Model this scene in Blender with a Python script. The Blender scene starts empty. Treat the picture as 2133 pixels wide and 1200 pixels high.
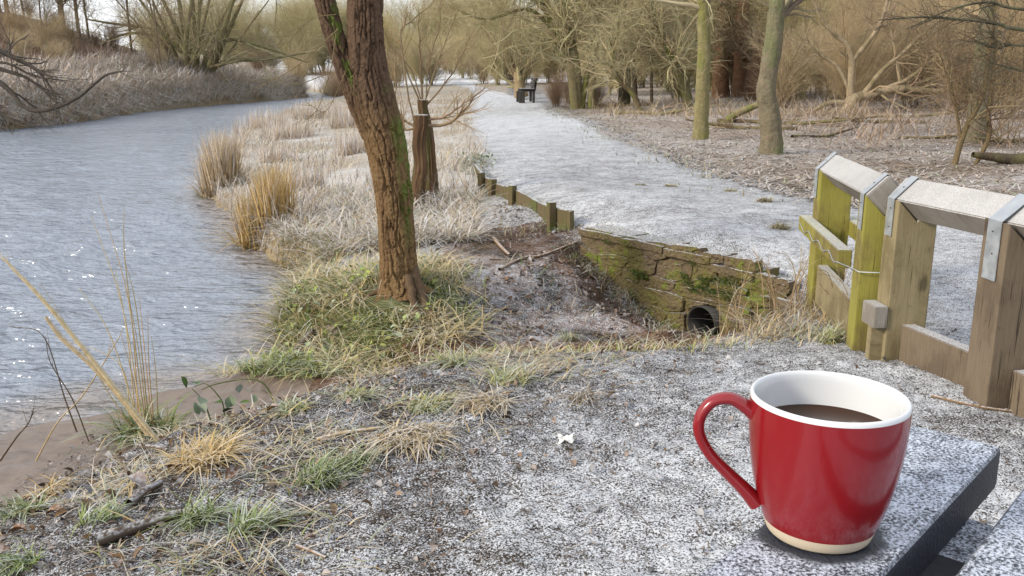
import bpy, bmesh, math, random
import numpy as np
from mathutils import Vector, Matrix

# ------------------------------------------------------------------ camera, sky, sun, exposure
scene = bpy.context.scene
FPX, HZ, CAMH = 1850.0, 155.0, 1.05
PITCH = math.atan((600 - HZ) / FPX)
cd = bpy.data.cameras.new('camera')
cam = bpy.data.objects.new('camera', cd)
scene.collection.objects.link(cam)
cam.location = (0, 0, CAMH)
cam.rotation_euler = (math.pi / 2 - PITCH, 0, 0)
cd.sensor_width = 36.0
cd.lens = FPX / 2133 * 36
cd.clip_start = 0.05
cd.clip_end = 3000
scene.camera = cam

SUN_EL, SUN_AZ = math.radians(27), math.radians(-112)      # azimuth from +Y, clockwise seen from above
w = bpy.data.worlds.new('World'); scene.world = w; w.use_nodes = True
nt = w.node_tree; nt.nodes.clear()
sky = nt.nodes.new('ShaderNodeTexSky'); sky.sky_type = 'NISHITA'; sky.sun_disc = False
sky.sun_elevation = SUN_EL; sky.sun_rotation = SUN_AZ
sky.air_density = 1.2; sky.dust_density = 2.0; sky.ozone_density = 1.5
tc = nt.nodes.new('ShaderNodeTexCoord')
mp = nt.nodes.new('ShaderNodeMapping'); mp.inputs['Scale'].default_value = (1, 1, 3.0)
nz = nt.nodes.new('ShaderNodeTexNoise'); nz.inputs['Scale'].default_value = 2.2; nz.inputs['Detail'].default_value = 6
rp = nt.nodes.new('ShaderNodeMapRange')
rp.inputs['From Min'].default_value = 0.30; rp.inputs['From Max'].default_value = 0.66
rp.inputs['To Min'].default_value = 0.50; rp.inputs['To Max'].default_value = 0.95
mx = nt.nodes.new('ShaderNodeMix'); mx.data_type = 'RGBA'
mx.inputs[7].default_value = (9.3, 9.5, 9.9, 1)
bg = nt.nodes.new('ShaderNodeBackground'); bg.inputs['Strength'].default_value = 0.10
wo = nt.nodes.new('ShaderNodeOutputWorld')
L = nt.links.new
L(tc.outputs['Generated'], mp.inputs['Vector']); L(mp.outputs[0], nz.inputs['Vector'])
L(nz.outputs['Fac'], rp.inputs['Value']); L(rp.outputs[0], mx.inputs[0])
L(sky.outputs[0], mx.inputs[6]); L(mx.outputs[2], bg.inputs['Color']); L(bg.outputs[0], wo.inputs['Surface'])

sl = bpy.data.lights.new('sun', 'SUN'); sl.energy = 2.6; sl.angle = math.radians(12); sl.color = (1.0, 0.90, 0.74)
sun = bpy.data.objects.new('sun', sl); scene.collection.objects.link(sun)
sd = Vector((math.sin(SUN_AZ) * math.cos(SUN_EL), math.cos(SUN_AZ) * math.cos(SUN_EL), math.sin(SUN_EL)))
sun.rotation_euler = sd.to_track_quat('Z', 'Y').to_euler()
vs = scene.view_settings
vs.view_transform = 'Standard'; vs.look = 'None'; vs.gamma = 1; vs.use_curve_mapping = False
vs.exposure = 0.55
scene.cycles.use_denoising = True
scene.cycles.max_bounces = 6; scene.cycles.diffuse_bounces = 3; scene.cycles.glossy_bounces = 3

# ------------------------------------------------------------------ helpers
COL = scene.collection
rng = np.random.default_rng(7)
A = np.array

def ray(px, py):
    u = (px - 1066.5) / FPX; v = -(py - 600) / FPX
    return A([u, math.cos(PITCH) + v * math.sin(PITCH), -math.sin(PITCH) + v * math.cos(PITCH)])
def at(px, py, z):                                   # photograph pixel -> point of the place at height z
    D = ray(px, py); return D * ((z - CAMH) / D[2]) + A([0, 0, CAMH])
def atY(px, py, Y):                                  # ... or at distance Y
    D = ray(px, py); return D * (Y / D[1]) + A([0, 0, CAMH])
def polyY(Y, pts, dy=0.0):                           # centre line and radii of a limb that stands at distance Y
    P = []; R = []
    for i, (px, py, wd) in enumerate(pts):
        P.append(atY(px, py, Y + dy * i)); R.append(wd * 0.5 * Y / FPX)
    return A(P), A(R)

def sstep(a, b, x):
    t = np.clip((x - a) / (b - a), 0, 1); return t * t * (3 - 2 * t)
def hash2(ix, iy, seed):
    h = (ix.astype(np.int64) * 374761393 + iy.astype(np.int64) * 668265263 + seed * 974634773) & 0xffffffff
    h = ((h ^ (h >> 13)) * 1274126177) & 0xffffffff
    return ((h ^ (h >> 16)) & 0xffffff) / 16777215.0
def vnoise(x, y, seed=0):
    ix = np.floor(x); iy = np.floor(y); fx = x - ix; fy = y - iy
    fx = fx * fx * (3 - 2 * fx); fy = fy * fy * (3 - 2 * fy)
    ix = ix.astype(np.int64); iy = iy.astype(np.int64)
    a = hash2(ix, iy, seed); b = hash2(ix + 1, iy, seed); c = hash2(ix, iy + 1, seed); d = hash2(ix + 1, iy + 1, seed)
    return (a + (b - a) * fx) * (1 - fy) + (c + (d - c) * fx) * fy
def fbm(x, y, seed=0, o=4):
    s = 0; a = 0.5
    for k in range(o):
        s = s + a * vnoise(x * 2 ** k + 17.3 * k, y * 2 ** k - 9.1 * k, seed + k); a *= 0.5
    return s
def nrm(v): return v / np.maximum(np.linalg.norm(v, axis=-1, keepdims=True), 1e-9)

def raw_mesh(name, V, F, cols=None, smooth=False):
    """V (n,3), F (m,k) all of one size"""
    me = bpy.data.meshes.new(name)
    V = np.ascontiguousarray(V, dtype=np.float32); F = np.ascontiguousarray(F, dtype=np.int32)
    me.vertices.add(len(V)); me.vertices.foreach_set('co', V.ravel())
    k = F.shape[1]
    me.loops.add(F.size); me.loops.foreach_set('vertex_index', F.ravel())
    me.polygons.add(len(F)); me.polygons.foreach_set('loop_start', np.arange(0, F.size, k, dtype=np.int32))
    if smooth: me.polygons.foreach_set('use_smooth', np.ones(len(F), dtype=bool))
    if cols is not None:
        ca = me.color_attributes.new('Col', 'FLOAT_COLOR', 'POINT')
        c4 = np.ones((len(V), 4), dtype=np.float32); c4[:, :3] = cols
        ca.data.foreach_set('color', c4.ravel())
    me.update(calc_edges=True)
    return me
def link(name, me, m, parent=None, loc=None):
    o = bpy.data.objects.new(name, me); COL.objects.link(o)
    if m is not None and not me.materials: me.materials.append(m)
    if parent is not None: o.parent = parent
    if loc is not None: o.location = loc
    return o
def tag(o, label, cat, group=None, kind=None):
    o['label'] = label; o['category'] = cat
    if group: o['group'] = group
    if kind: o['kind'] = kind
    return o
def thing(name, label, cat, loc=(0, 0, 0), rz=0, group=None):
    o = bpy.data.objects.new(name, None); COL.objects.link(o); o.empty_display_size = 0.1
    o.location = loc; o.rotation_euler = (0, 0, rz)
    return tag(o, label, cat, group)
def dup(root, loc, rz=0, sc=1.0, label=None):
    r = root.copy(); COL.objects.link(r); r.location = loc; r.rotation_euler = (0, 0, rz); r.scale = (sc, sc, sc)
    if label: r['label'] = label
    for ch in list(root.children):
        c = ch.copy(); COL.objects.link(c); c.parent = r
        for g in ch.children:
            d = g.copy(); COL.objects.link(d); d.parent = c
    return r

class Soup:                                          # collects quads with colours
    def __init__(s): s.V = []; s.F = []; s.C = []; s.n = 0
    def add(s, V, F, C):
        s.V.append(V); s.F.append(F + s.n); s.C.append(C); s.n += len(V); return s
    def mesh(s, name, smooth=False): return raw_mesh(name, np.vstack(s.V), np.vstack(s.F), np.vstack(s.C), smooth)
    def obj(s, name, m, parent=None, smooth=False, loc=None): return link(name, s.mesh(name, smooth), m, parent, loc)

def colarr(c, N, S):
    c = np.asarray(c, dtype=float)
    if c.ndim == 1: c = np.broadcast_to(c, (N, S, 3))
    elif c.ndim == 2: c = np.broadcast_to(c[:, None, :], (N, S, 3))
    return c
def tubes(P, R, K=3, col=(.2, .2, .2)):
    P = np.asarray(P, dtype=float); R = np.asarray(R, dtype=float)
    if P.ndim == 2: P = P[None]; R = R[None]
    N, S, _ = P.shape
    T = nrm(np.gradient(P, axis=1))
    ref = np.zeros((N, 1, 3)); ref[..., 0] = 1.0
    t0 = T[:, :1]; ref = np.where(np.abs(t0[..., :1]) > 0.8, A([0, 1.0, 0]), ref)
    u = nrm(np.cross(T, np.broadcast_to(ref, T.shape))); v = np.cross(T, u)
    th = np.arange(K) * 2 * math.pi / K
    V = P[:, :, None] + R[:, :, None, None] * (u[:, :, None] * np.cos(th)[:, None] + v[:, :, None] * np.sin(th)[:, None])
    idx = np.arange(N * S * K).reshape(N, S, K)
    a = idx[:, :-1]; b = idx[:, 1:]
    F = np.stack([a, np.roll(a, -1, 2), np.roll(b, -1, 2), b], -1).reshape(-1, 4)
    C = np.repeat(colarr(col, N, S)[:, :, None], K, 2).reshape(-1, 3)
    return V.reshape(-1, 3), F, C
def ribbons(P, W, side, col):
    N, S, _ = P.shape
    o = side[:, None, :] * W[:, :, None]
    V = np.stack([P - o, P + o], 2).reshape(-1, 3)
    i = np.arange(N * S * 2).reshape(N, S, 2)
    F = np.stack([i[:, :-1, 0], i[:, :-1, 1], i[:, 1:, 1], i[:, 1:, 0]], -1).reshape(-1, 4)
    C = np.repeat(colarr(col, N, S)[:, :, None], 2, 2).reshape(-1, 3)
    return V, F, C
def mixc(a, b, t): t = np.asarray(t)[..., None]; return np.asarray(a) * (1 - t) + np.asarray(b) * t
FROST = A([.70, .73, .79])
def blades(B, Lr, lean, droop, W, c0, c1, frost=0.2, S=5, r=rng, az=None, green=None, gfrac=0, zs=1.0):
    N = len(B); a = r.uniform(0, 2 * math.pi, N) if az is None else az
    Ln = r.uniform(Lr[0], Lr[1], N); le = np.abs(r.normal(lean, lean * .5, N)); dr = r.uniform(droop * .4, droop * 1.5, N)
    t = np.linspace(0, 1, S)[None]
    h = A([np.cos(a), np.sin(a), a * 0]).T
    side = A([-np.sin(a), np.cos(a), a * 0]).T
    ex = le[:, None] * t + 0.6 * dr[:, None] * t ** 2
    P = B[:, None] + h[:, None] * (Ln[:, None] * ex)[..., None]
    P[..., 2] += zs * Ln[:, None] * (t - dr[:, None] * t ** 2 * .8)
    P += side[:, None] * (r.normal(0, .06, (N, 1)) * Ln[:, None] * t ** 2)[..., None]
    Wd = W * r.uniform(.6, 1.3, N)[:, None] * (1 - t ** 1.6 * .92)
    c = mixc(c0, c1, r.random(N))
    if green is not None: c = np.where((r.random(N) < gfrac)[:, None], mixc(green, c, r.uniform(0, .35, N)), c)
    c = c * r.uniform(.7, 1.25, (N, 1))
    f = np.clip(r.normal(frost, .22, (N, 1)) * (0.35 + .9 * t), 0, .95)
    return ribbons(P, Wd, side, mixc(c[:, None], FROST, f))
def scatter_disc(n, cx, cy, rx, ry=None, r=rng):
    ry = ry or rx; q = np.sqrt(r.random(n)); a = r.uniform(0, 2 * math.pi, n)
    return cx + rx * q * np.cos(a), cy + ry * q * np.sin(a)

# ------------------------------------------------------------------ materials
class NT:
    def __init__(s, name):
        s.m = bpy.data.materials.new(name); s.m.use_nodes = True; s.t = s.m.node_tree
        s.b = s.t.nodes['Principled BSDF']
    def n(s, typ, **k):
        o = s.t.nodes.new(typ)
        for a, v in k.items(): setattr(o, a, v)
        return o
    def l(s, a, b): s.t.links.new(a, b)
    def noise(s, scale, detail=4, rough=.55, stretch=None, dist=0.0):
        t = s.n('ShaderNodeTexCoord'); o = s.n('ShaderNodeTexNoise')
        o.inputs['Scale'].default_value = scale; o.inputs['Detail'].default_value = detail
        o.inputs['Roughness'].default_value = rough; o.inputs['Distortion'].default_value = dist
        src = t.outputs['Object']
        if stretch:
            mm = s.n('ShaderNodeMapping'); mm.inputs['Scale'].default_value = stretch; s.l(src, mm.inputs['Vector']); src = mm.outputs[0]
        s.l(src, o.inputs['Vector']); return o.outputs['Fac']
    def rng(s, src, a, b, c=0., d=1.):
        o = s.n('ShaderNodeMapRange'); o.interpolation_type = 'SMOOTHSTEP'
        for k, v in zip(('From Min', 'From Max', 'To Min', 'To Max'), (a, b, c, d)): o.inputs[k].default_value = v
        s.l(src, o.inputs['Value']); return o.outputs[0]
    def mix(s, fac, a, b, typ='MIX'):
        o = s.n('ShaderNodeMix', data_type='RGBA', blend_type=typ)
        for i, x in ((0, fac), (6, a), (7, b)):
            if hasattr(x, 'is_linked'): s.l(x, o.inputs[i])
            elif isinstance(x, (int, float)): o.inputs[i].default_value = x
            else: o.inputs[i].default_value = (*x, 1)
        return o.outputs[2]
    def math(s, op, a, b=None):
        o = s.n('ShaderNodeMath', operation=op)
        for i, x in ((0, a), (1, b)):
            if x is None: continue
            if hasattr(x, 'is_linked'): s.l(x, o.inputs[i])
            else: o.inputs[i].default_value = x
        return o.outputs[0]
    def attr(s, name): o = s.n('ShaderNodeAttribute'); o.attribute_name = name; return o
    def up(s):
        g = s.n('ShaderNodeNewGeometry'); x = s.n('ShaderNodeSeparateXYZ'); s.l(g.outputs['Normal'], x.inputs[0]); return x.outputs[2]
    def bump(s, h, strength=.5, dist=.01):
        o = s.n('ShaderNodeBump'); o.inputs['Strength'].default_value = strength; o.inputs['Distance'].default_value = dist
        s.l(h, o.inputs['Height']); s.l(o.outputs[0], s.b.inputs['Normal'])
    def done(s, col, rough=.8, metal=0., spec=.3):
        if hasattr(col, 'is_linked'): s.l(col, s.b.inputs['Base Color'])
        else: s.b.inputs['Base Color'].default_value = (*col, 1)
        if hasattr(rough, 'is_linked'): s.l(rough, s.b.inputs['Roughness'])
        else: s.b.inputs['Roughness'].default_value = rough
        s.b.inputs['Metallic'].default_value = metal; s.b.inputs['Specular IOR Level'].default_value = spec
        return s.m

def mat_trunk(name):
    k = NT(name); c = k.attr('Col').outputs['Color']; n = k.noise(14, 6, .7, (1, 1, .5)); n2 = k.noise(45, 4, .7)
    c = k.mix(1.0, c, k.mix(n, (.45,) * 3, (1.5,) * 3), 'MULTIPLY'); c = k.mix(k.rng(n2, .56, .70, 0, .5), c, (.36, .36, .30))
    k.bump(k.math('ADD', n, k.math('MULTIPLY', n2, .5)), 1.0, .05); return k.done(c, .88, spec=.2)
def mat_veg(name, var=.35, scale=30, frost=0.0, bump=0.0):
    k = NT(name); c = k.attr('Col').outputs['Color']
    n = k.noise(scale, 4); c = k.mix(1.0, c, k.mix(n, (1 - var,) * 3, (1 + var,) * 3), 'MULTIPLY')
    if frost:
        f = k.math('MULTIPLY', k.rng(k.up(), .2, .8), k.rng(k.noise(scale * 1.7, 3), .38, .62, 0, frost)); c = k.mix(f, c, tuple(FROST))
    if bump: k.bump(n, bump, .02)
    return k.done(c, .85, spec=.2)
M_TWIG = mat_veg('twig_bark', .25, 8)
M_BARK = mat_trunk('tree_bark')
M_GRASS = mat_veg('grass_blades', .25, 40)
M_LITTER = mat_veg('leaf_litter', .4, 60, frost=.30)
M_STICK = mat_veg('fallen_wood', .4, 40, frost=.45, bump=.3)

def mat_ground():
    k = NT('frosty_soil'); c = k.attr('Col').outputs['Color']; fr = k.attr('frost').outputs['Fac']
    n0 = k.noise(9, 5, .6); n1 = k.noise(170, 3, .8); n2 = k.noise(28, 5, .65); n3 = k.noise(48, 3, .6)
    c = k.mix(1.0, c, k.mix(n3, (.35,) * 3, (1.55,) * 3), 'MULTIPLY')
    s = k.math('ADD', k.math('MULTIPLY', n1, .70), k.math('ADD', k.math('MULTIPLY', n2, .18), k.math('MULTIPLY', n0, .12)))
    th = k.rng(fr, 0, 1, .66, .36)
    th.node.interpolation_type = 'LINEAR'
    d = k.math('SUBTRACT', s, th); f = k.rng(d, -.055, .06, 0, .95)
    c = k.mix(f, c, (.63, .655, .70))
    k.bump(k.math('ADD', n2, k.math('MULTIPLY', n1, .5)), .55, .015)
    return k.done(c, .9, spec=.15)
M_GROUND = mat_ground()
def mat_mud():
    k = NT('wet_mud'); n = k.noise(9, 5); c = k.mix(n, (.115, .085, .066), (.21, .16, .125))
    k.bump(k.noise(25, 5), .25, .01); return k.done(c, k.rng(n, .3, .7, .25, .5), spec=.5)
M_MUD = mat_mud()
def mat_water():
    k = NT('river_water')
    a = k.noise(2.2, 3, .6, (1.0, 2.6, 1), .3); b = k.noise(7, 3, .6, (1, 2.0, 1))
    sh = k.attr('shore').outputs['Fac']
    c = k.mix(sh, (.20, .235, .295), (.21, .175, .15))
    k.bump(k.math('ADD', a, k.math('MULTIPLY', b, .40)), .85, .17)
    m = k.done(c, .17, spec=.5); k.b.inputs['IOR'].default_value = 2.3; return m
M_WATER = mat_water()
def mat_wood(name, c0, c1, stain, stainamt=.5, frost=.85, grain=(18, 18, 1.2), fr0=.40):
    k = NT(name); g = k.noise(6, 5, .6, grain, .4); c = k.mix(g, c0, c1)
    c = k.mix(k.rng(k.noise(4.2, 5, .65, (1, 1, .6)), .42, .60, 0, stainamt), c, stain)
    c = k.mix(k.rng(k.noise(70, 3), .62, .75, 0, .5), c, tuple(x * .45 for x in c0))
    tcv = k.n('ShaderNodeTexCoord'); vm = k.n('ShaderNodeMapping'); vm.inputs['Scale'].default_value = (1, 1, .7); k.l(tcv.outputs['Object'], vm.inputs['Vector'])
    vo = k.n('ShaderNodeTexVoronoi'); vo.inputs['Scale'].default_value = 5.5; k.l(vm.outputs[0], vo.inputs['Vector'])
    c = k.mix(k.rng(k.math('ADD', vo.outputs['Distance'], k.math('MULTIPLY', g, .12)), .13, .24, .75, 0), c, tuple(x * .32 for x in c0))
    cr = k.noise(5, 2, .5, (26, 26, .9)); c = k.mix(k.rng(cr, .66, .70, 0, .8), c, tuple(x * .25 for x in c0))
    if frost:
        f = k.math('MULTIPLY', k.rng(k.up(), .35, .75), k.rng(k.noise(330, 4, .7), fr0 - .08, fr0 + .26, 0, frost)); c = k.mix(f, c, tuple(FROST))
    k.bump(g, .35, .006); return k.done(c, .8, spec=.25)
M_WGREEN = mat_wood('algae_green_timber', (.185, .170, .036), (.30, .275, .062), (.125, .09, .045), .75)
M_WTAN = mat_wood('tan_timber', (.185, .150, .082), (.30, .25, .15), (.115, .092, .045), .7)
M_WGREY = mat_wood('weathered_timber', (.19, .175, .155), (.30, .28, .255), (.14, .12, .095), .6, .5, fr0=.36)
M_WBROWN = mat_wood('brown_timber', (.115, .088, .060), (.19, .148, .105), (.07, .052, .036), .6)
M_WOLD = mat_wood('old_edging_timber', (.07, .052, .03), (.16, .12, .065), (.08, .10, .025), .8)
M_WDARK = mat_wood('dark_bench_timber', (.035, .03, .03), (.075, .065, .06), (.03, .04, .03), .4, .8)
def mat_metal():
    k = NT('galvanised_steel'); n = k.noise(22, 4)
    c = k.mix(n, (.36, .39, .42), (.56, .59, .62)); return k.done(c, k.rng(n, .3, .7, .42, .62), .75)
M_STEEL = mat_metal()
def mat_stone():
    k = NT('mossy_stone'); n = k.noise(9, 6, .65); n2 = k.noise(45, 4)
    c = k.mix(n, (.095, .070, .045), (.25, .19, .12)); c = k.mix(k.rng(n2, .35, .7, 0, .35), c, (.09, .075, .05))
    c = k.mix(k.rng(k.noise(4.5, 4, .6), .42, .60, 0, .7), c, (.135, .120, .034))
    c = k.mix(k.rng(k.noise(9, 6, .75), .54, .64, 0, .85), c, (.15, .20, .028))
    f = k.math('MULTIPLY', k.rng(k.up(), .85, .98), k.rng(k.noise(90, 4, .7), .40, .58, 0, .85)); c = k.mix(f, c, tuple(FROST))
    k.bump(k.math('ADD', n, k.math('MULTIPLY', n2, .6)), 1.0, .05); return k.done(c, .9, spec=.15)
M_STONE = mat_stone()
M_MOSS = mat_veg('moss', .5, 70, bump=.5)
def simple(name, col, rough, spec=.5, coat=0):
    k = NT(name); m = k.done(col, rough, spec=spec)
    k.b.inputs['Coat Weight'].default_value = coat; k.b.inputs['Coat Roughness'].default_value = .06; return m

# ------------------------------------------------------------------ the lie of the land
NEAR = A([(-40, -14), (-20, -5), (-8, .6), (-4, 2.7), (-2.9, 3.45), (-2.4, 3.9), (-1.91, 4.5), (-1.55, 4.62), (-1.15, 4.72), (-1.3, 4.95), (-1.54, 5.47), (-1.56, 5.9), (-1.42, 6.45), (-1.6, 7.0), (-2.1, 7.6), (-2.5, 8.4), (-3.0, 9.6), (-4.2, 12.2), (-5.6, 17.5), (-6.9, 22.8), (-8.2, 29.4), (-9.6, 38.7), (-11.0, 51.8), (-11.2, 66), (-13.5, 77), (-20, 87), (-32, 92)])
FAR = A([(-32, 85), (-23, 81), (-17, 74), (-14.8, 65), (-15.1, 56.5), (-16.1, 49.3), (-16.4, 40.3), (-14.9, 30.0), (-15.3, 26.8), (-18, 22), (-24, 17.5), (-45, 12)])
RIVER = np.vstack([NEAR, FAR])
PATHL = A([(-30, 104), (-14, 98), (-6.2, 83), (-3.0, 66), (-2.0, 48), (-1.41, 34), (-.85, 20), (-.30, 11.5), (-.13, 9.1), (.14, 7.97), (.37, 7.22), (.62, 6.62), (.62, 6.20), (1.13, 5.40), (1.60, 4.80), (1.62, 4.3), (1.50, 3.3), (1.66, 2.7), (1.9, 1.0), (2.2, -3)])
PATHR = A([(12, -3), (8, 3.6), (5, 5.0), (3.2, 6.1), (2.5, 7.3), (2.22, 8.3), (1.96, 10.3), (1.68, 13), (1.5, 20), (.9, 34), (-.35, 48), (-1.9, 66), (-4.9, 85), (-13, 101), (-30, 107)])
PATH = np.vstack([PATHL, PATHR])
WALL0, WALL1 = A([.50, 6.17]), A([1.56, 4.74])

def seg_dist(x, y, pl):
    d = np.full(x.shape, 1e9)
    for a, b in zip(pl[:-1], pl[1:]):
        e = b - a; q = np.clip(((x - a[0]) * e[0] + (y - a[1]) * e[1]) / (e @ e), 0, 1)
        d = np.minimum(d, np.hypot(x - a[0] - q * e[0], y - a[1] - q * e[1]))
    return d
def inside(x, y, pg):
    r = np.zeros(x.shape, bool); n = len(pg)
    for i in range(n):
        a = pg[i]; b = pg[(i + 1) % n]
        c = (a[1] > y) != (b[1] > y)
        with np.errstate(divide='ignore', invalid='ignore'):
            xx = (b[0] - a[0]) * (y - a[1]) / (b[1] - a[1]) + a[0]
        r ^= c & (x < xx)
    return r
CTRL = A([(0, -2, 0), (4, -2, 0), (-3, -2, -.1), (0, 1, 0), (1.5, 1, 0), (3, 2, 0), (0, 2.2, -.03), (.9, 2.2, -.01), (-1, 1.4, -.09), (-1.7, 1.8, -.2),
  (-1.5, 2.30, -.2), (-1.22, 2.72, -.19), (-1.9, 2.75, -.44), (-1.62, 3.25, -.45), (-1.3, 2.98, -.24), (-2.3, 2.3, -.45), (-2.3, 3.2, -.5), (-1.6, 3.7, -.5), (-1.2, 3.45, -.42), (-2.6, 1.6, -.42), (-1.0, 3.9, -.46), (-.88, 3.15, -.15), (-.35, 3.5, -.12), (.3, 3.62, -.11), (.85, 3.60, -.10), (1.3, 3.42, -.03), (1.6, 2.7, 0), (2.5, 3.5, 0), (1.9, 4.5, 0),
  (1.15, 5.8, 0), (1.8, 6, 0), (.75, 6.6, -.02), (.45, 7.4, 0), (.3, 8, 0), (.1, 9.2, 0), (0, 11.5, 0), (2, 8, 0), (1, 9, 0), (3.5, 8, .02), (6, 8, .03), (10, 8, .05),
  (.28, 7.0, -.14), (-.02, 8, -.13), (-.25, 9.1, -.10), (.25, 6.2, -.16), (.1, 5.6, -.24), (-.1, 6.6, -.18), (-.6, 6.6, -.2), (.45, 5.6, -.3), (.8, 5.0, -.42), (-.2, 5.0, -.34),
  (-.66, 5.12, -.15), (-.9, 5.2, -.2), (-.75, 4.8, -.3), (-1.2, 5.5, -.27), (-1.1, 6.2, -.28), (-.45, 5.25, -.2), (-1.0, 7.2, -.24), (-.9, 8.8, -.16), (-1.6, 8.4, -.28), (-2.2, 9.5, -.36), (-1.2, 11, -.15),
  (-3, 13, -.38), (-2, 16, -.2), (-1, 14, -.08), (-4.6, 18, -.40), (-3, 24, -.2), (-6, 27, -.40), (-3, 34, -.1), (-7.5, 36, -.4), (-9, 50, -.35), (-4, 50, 0), (0, 20, 0), (0, 34, 0), (0, 60, .05),
  (5, 15, .03), (10, 15, .08), (5, 25, .02), (10, 25, .1), (6, 40, .2), (18, 20, .3), (18, 40, .6), (30, 30, .8), (0, 100, .5), (20, 100, .8), (-8, 90, .3), (40, 60, 1)], dtype=float)
def _mq(x, y): return np.sqrt(x * x + y * y + .09)
_G = _mq(CTRL[:, 0][:, None] - CTRL[:, 0], CTRL[:, 1][:, None] - CTRL[:, 1])
_Wt = np.linalg.solve(_G - 0 * np.eye(len(CTRL)), CTRL[:, 2])
GULLY = A([(1.25, 5.0), (.95, 4.62), (.45, 4.38), (-.1, 4.22), (-.6, 4.28), (-1.15, 4.72), (-1.9, 5.2)])
GZ = -.47
def land(x, y):
    x = np.asarray(x, float); y = np.asarray(y, float); sh = x.shape; x = x.ravel(); y = y.ravel()
    xc = np.clip(x, -12, 40); yc = np.clip(y, -2, 105)
    z = np.zeros(len(x))
    for (cx, cy, _), wt in zip(CTRL, _Wt): z += wt * _mq(xc - cx, yc - cy)
    z = np.clip(z, -.5, 1.2)
    # the wooded rise on the right, the fields behind
    z += 5.0 * sstep(10, 45, x) * sstep(24, 60, y) + sstep(60, 240, y) * 4.5
    # clods and tussocks
    near = 1 / (1 + (np.hypot(x, y - 3) / 7) ** 2)
    pin = inside(x, y, PATH)
    rough = np.where(pin, .25, 1.0)
    z += rough * (near * (.035 * (fbm(x * 9, y * 9, 3, 3) - .45) + .02 * (fbm(x * 38, y * 38, 9, 2) - .38)) + .10 * (fbm(x * 1.3, y * 1.3, 5, 3) - .45) * sstep(4, 12, np.hypot(x, y)))
    # gully of the culvert
    dg = seg_dist(x, y, GULLY) * (1 + .35 * (fbm(x * 4, y * 4, 21, 2) - .4))
    wallside = ((x - WALL0[0]) * (WALL1 - WALL0)[1] - (y - WALL0[1]) * (WALL1 - WALL0)[0]) / np.linalg.norm(WALL1 - WALL0)   # <0 behind the wall
    gz = GZ + .55 * sstep(.10, .62, dg)
    z = np.where((wallside > -.10) | (y < 4.7), np.minimum(z, np.maximum(gz, z - .6)), z)
    ws = ((x - WALL0[0]) * (WALL1 - WALL0)[0] + (y - WALL0[1]) * (WALL1 - WALL0)[1]) / np.linalg.norm(WALL1 - WALL0)
    cap = np.interp(ws, [-.05, .3, .55, .8, 1.3, 1.65], [-.19, -.31, -.45, -.52, -.53, -.42]) + .25 * sstep(.15, .7, wallside) + .16 * (fbm(x * 6, y * 6, 23, 3) - .45) * (wallside > 0) + .05 * (fbm(x * 22, y * 22, 24, 2) - .4) * (wallside > 0)
    z = np.where((wallside > -.24) & (wallside < .7) & (ws > -.05) & (ws < 1.68), np.minimum(z, cap), z)
    # bay eaten out between the edging and the wall
    z -= .16 * sstep(.22, .08, np.hypot((x - .50) * .8, y - 6.50))
    # river
    dn = seg_dist(x, y, NEAR); df = seg_dist(x, y, FAR); riv = inside(x, y, RIVER)
    far = ~riv & (df < dn)
    hf = -.45 + .95 * sstep(0, 1.1, df) + .58 * sstep(.8, 4.5, df) + .25 * (fbm(x * .9, y * .9, 31, 3) - .4) * sstep(.2, 2, df)
    hf += 3.6 * np.exp(-(np.maximum(x + 31, 0) / 8.5) ** 2 - ((y - 53) / 9.5) ** 2)
    hf += sstep(45, 240, y) * 4.5
    z = np.where(far, hf, z)
    mud = sstep(-1.2, -2.0, x) * sstep(5.2, 4.4, y)         # the bare mud shelf is gentle, elsewhere the bank is cut
    wdt = .14 + .50 * mud
    edge = sstep(-.02, 1, dn / wdt)
    z = np.where(~riv & ~far, np.maximum(np.minimum(z, z * edge + (1 - edge) * (-.57)), -.62), z)
    z = np.where(riv, -.62 - .5 * sstep(0, 1.2, np.minimum(dn, df)), z)
    return z.reshape(sh)
def hz(x, y): return float(land(A([x]), A([y]))[0])

def axis(lo, hi, step, far_lo, far_hi, g=1.07, cap=6):
    mid = list(np.arange(lo, hi, step)); up = [mid[-1]]; s = step
    while up[-1] < far_hi: s = min(s * g, cap); up.append(up[-1] + s)
    dn = [mid[0]]; s = step
    while dn[-1] > far_lo: s = min(s * g, cap); dn.append(dn[-1] - s)
    return A(dn[::-1][:-1] + mid + up[1:])
XS = axis(-2.3, 2.0, .018, -160, 160, 1.055)
YS = np.concatenate([axis(1.1, 5.6, .018, -3, 5.6, 1.25)[:-1], np.arange(5.6, 8.5, .026), ])
s = .026; ys = list(YS)
while ys[-1] < 420: s = min(s * 1.035, 8); ys.append(ys[-1] + s)
YS = A(ys)
GX, GY = np.meshgrid(XS, YS, indexing='ij')
GZZ = land(GX, GY)
nx, ny = GX.shape
gx, gy = GX.ravel(), GY.ravel()
dn = seg_dist(gx, gy, NEAR); df = seg_dist(gx, gy, FAR); riv = inside(gx, gy, RIVER); far = ~riv & (df < dn)
wob = .22 * (fbm(gx * 2.5, gy * 2.5, 41, 4) - .45)
pin = inside(gx, gy, PATH); pd = np.where(pin, 1, -1) * np.minimum(seg_dist(gx, gy, PATHL), seg_dist(gx, gy, PATHR))
pfac = sstep(-.28, .22, pd + wob * 1.6)
nL = fbm(gx * .8, gy * .8, 51, 4); nM = fbm(gx * 5, gy * 5, 53, 4)
frost = .50 + .0 * gx
soil = A([.040, .029, .021]); litter = A([.20, .140, .085]); straw = A([.30, .23, .13]); green = A([.085, .11, .035]); red = A([.13, .075, .048])
col = np.tile(soil, (len(gx), 1))
wood = sstep(.0, .8, -pd) * sstep(1.2, 2.2, gx)                                   # woodland floor
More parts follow.
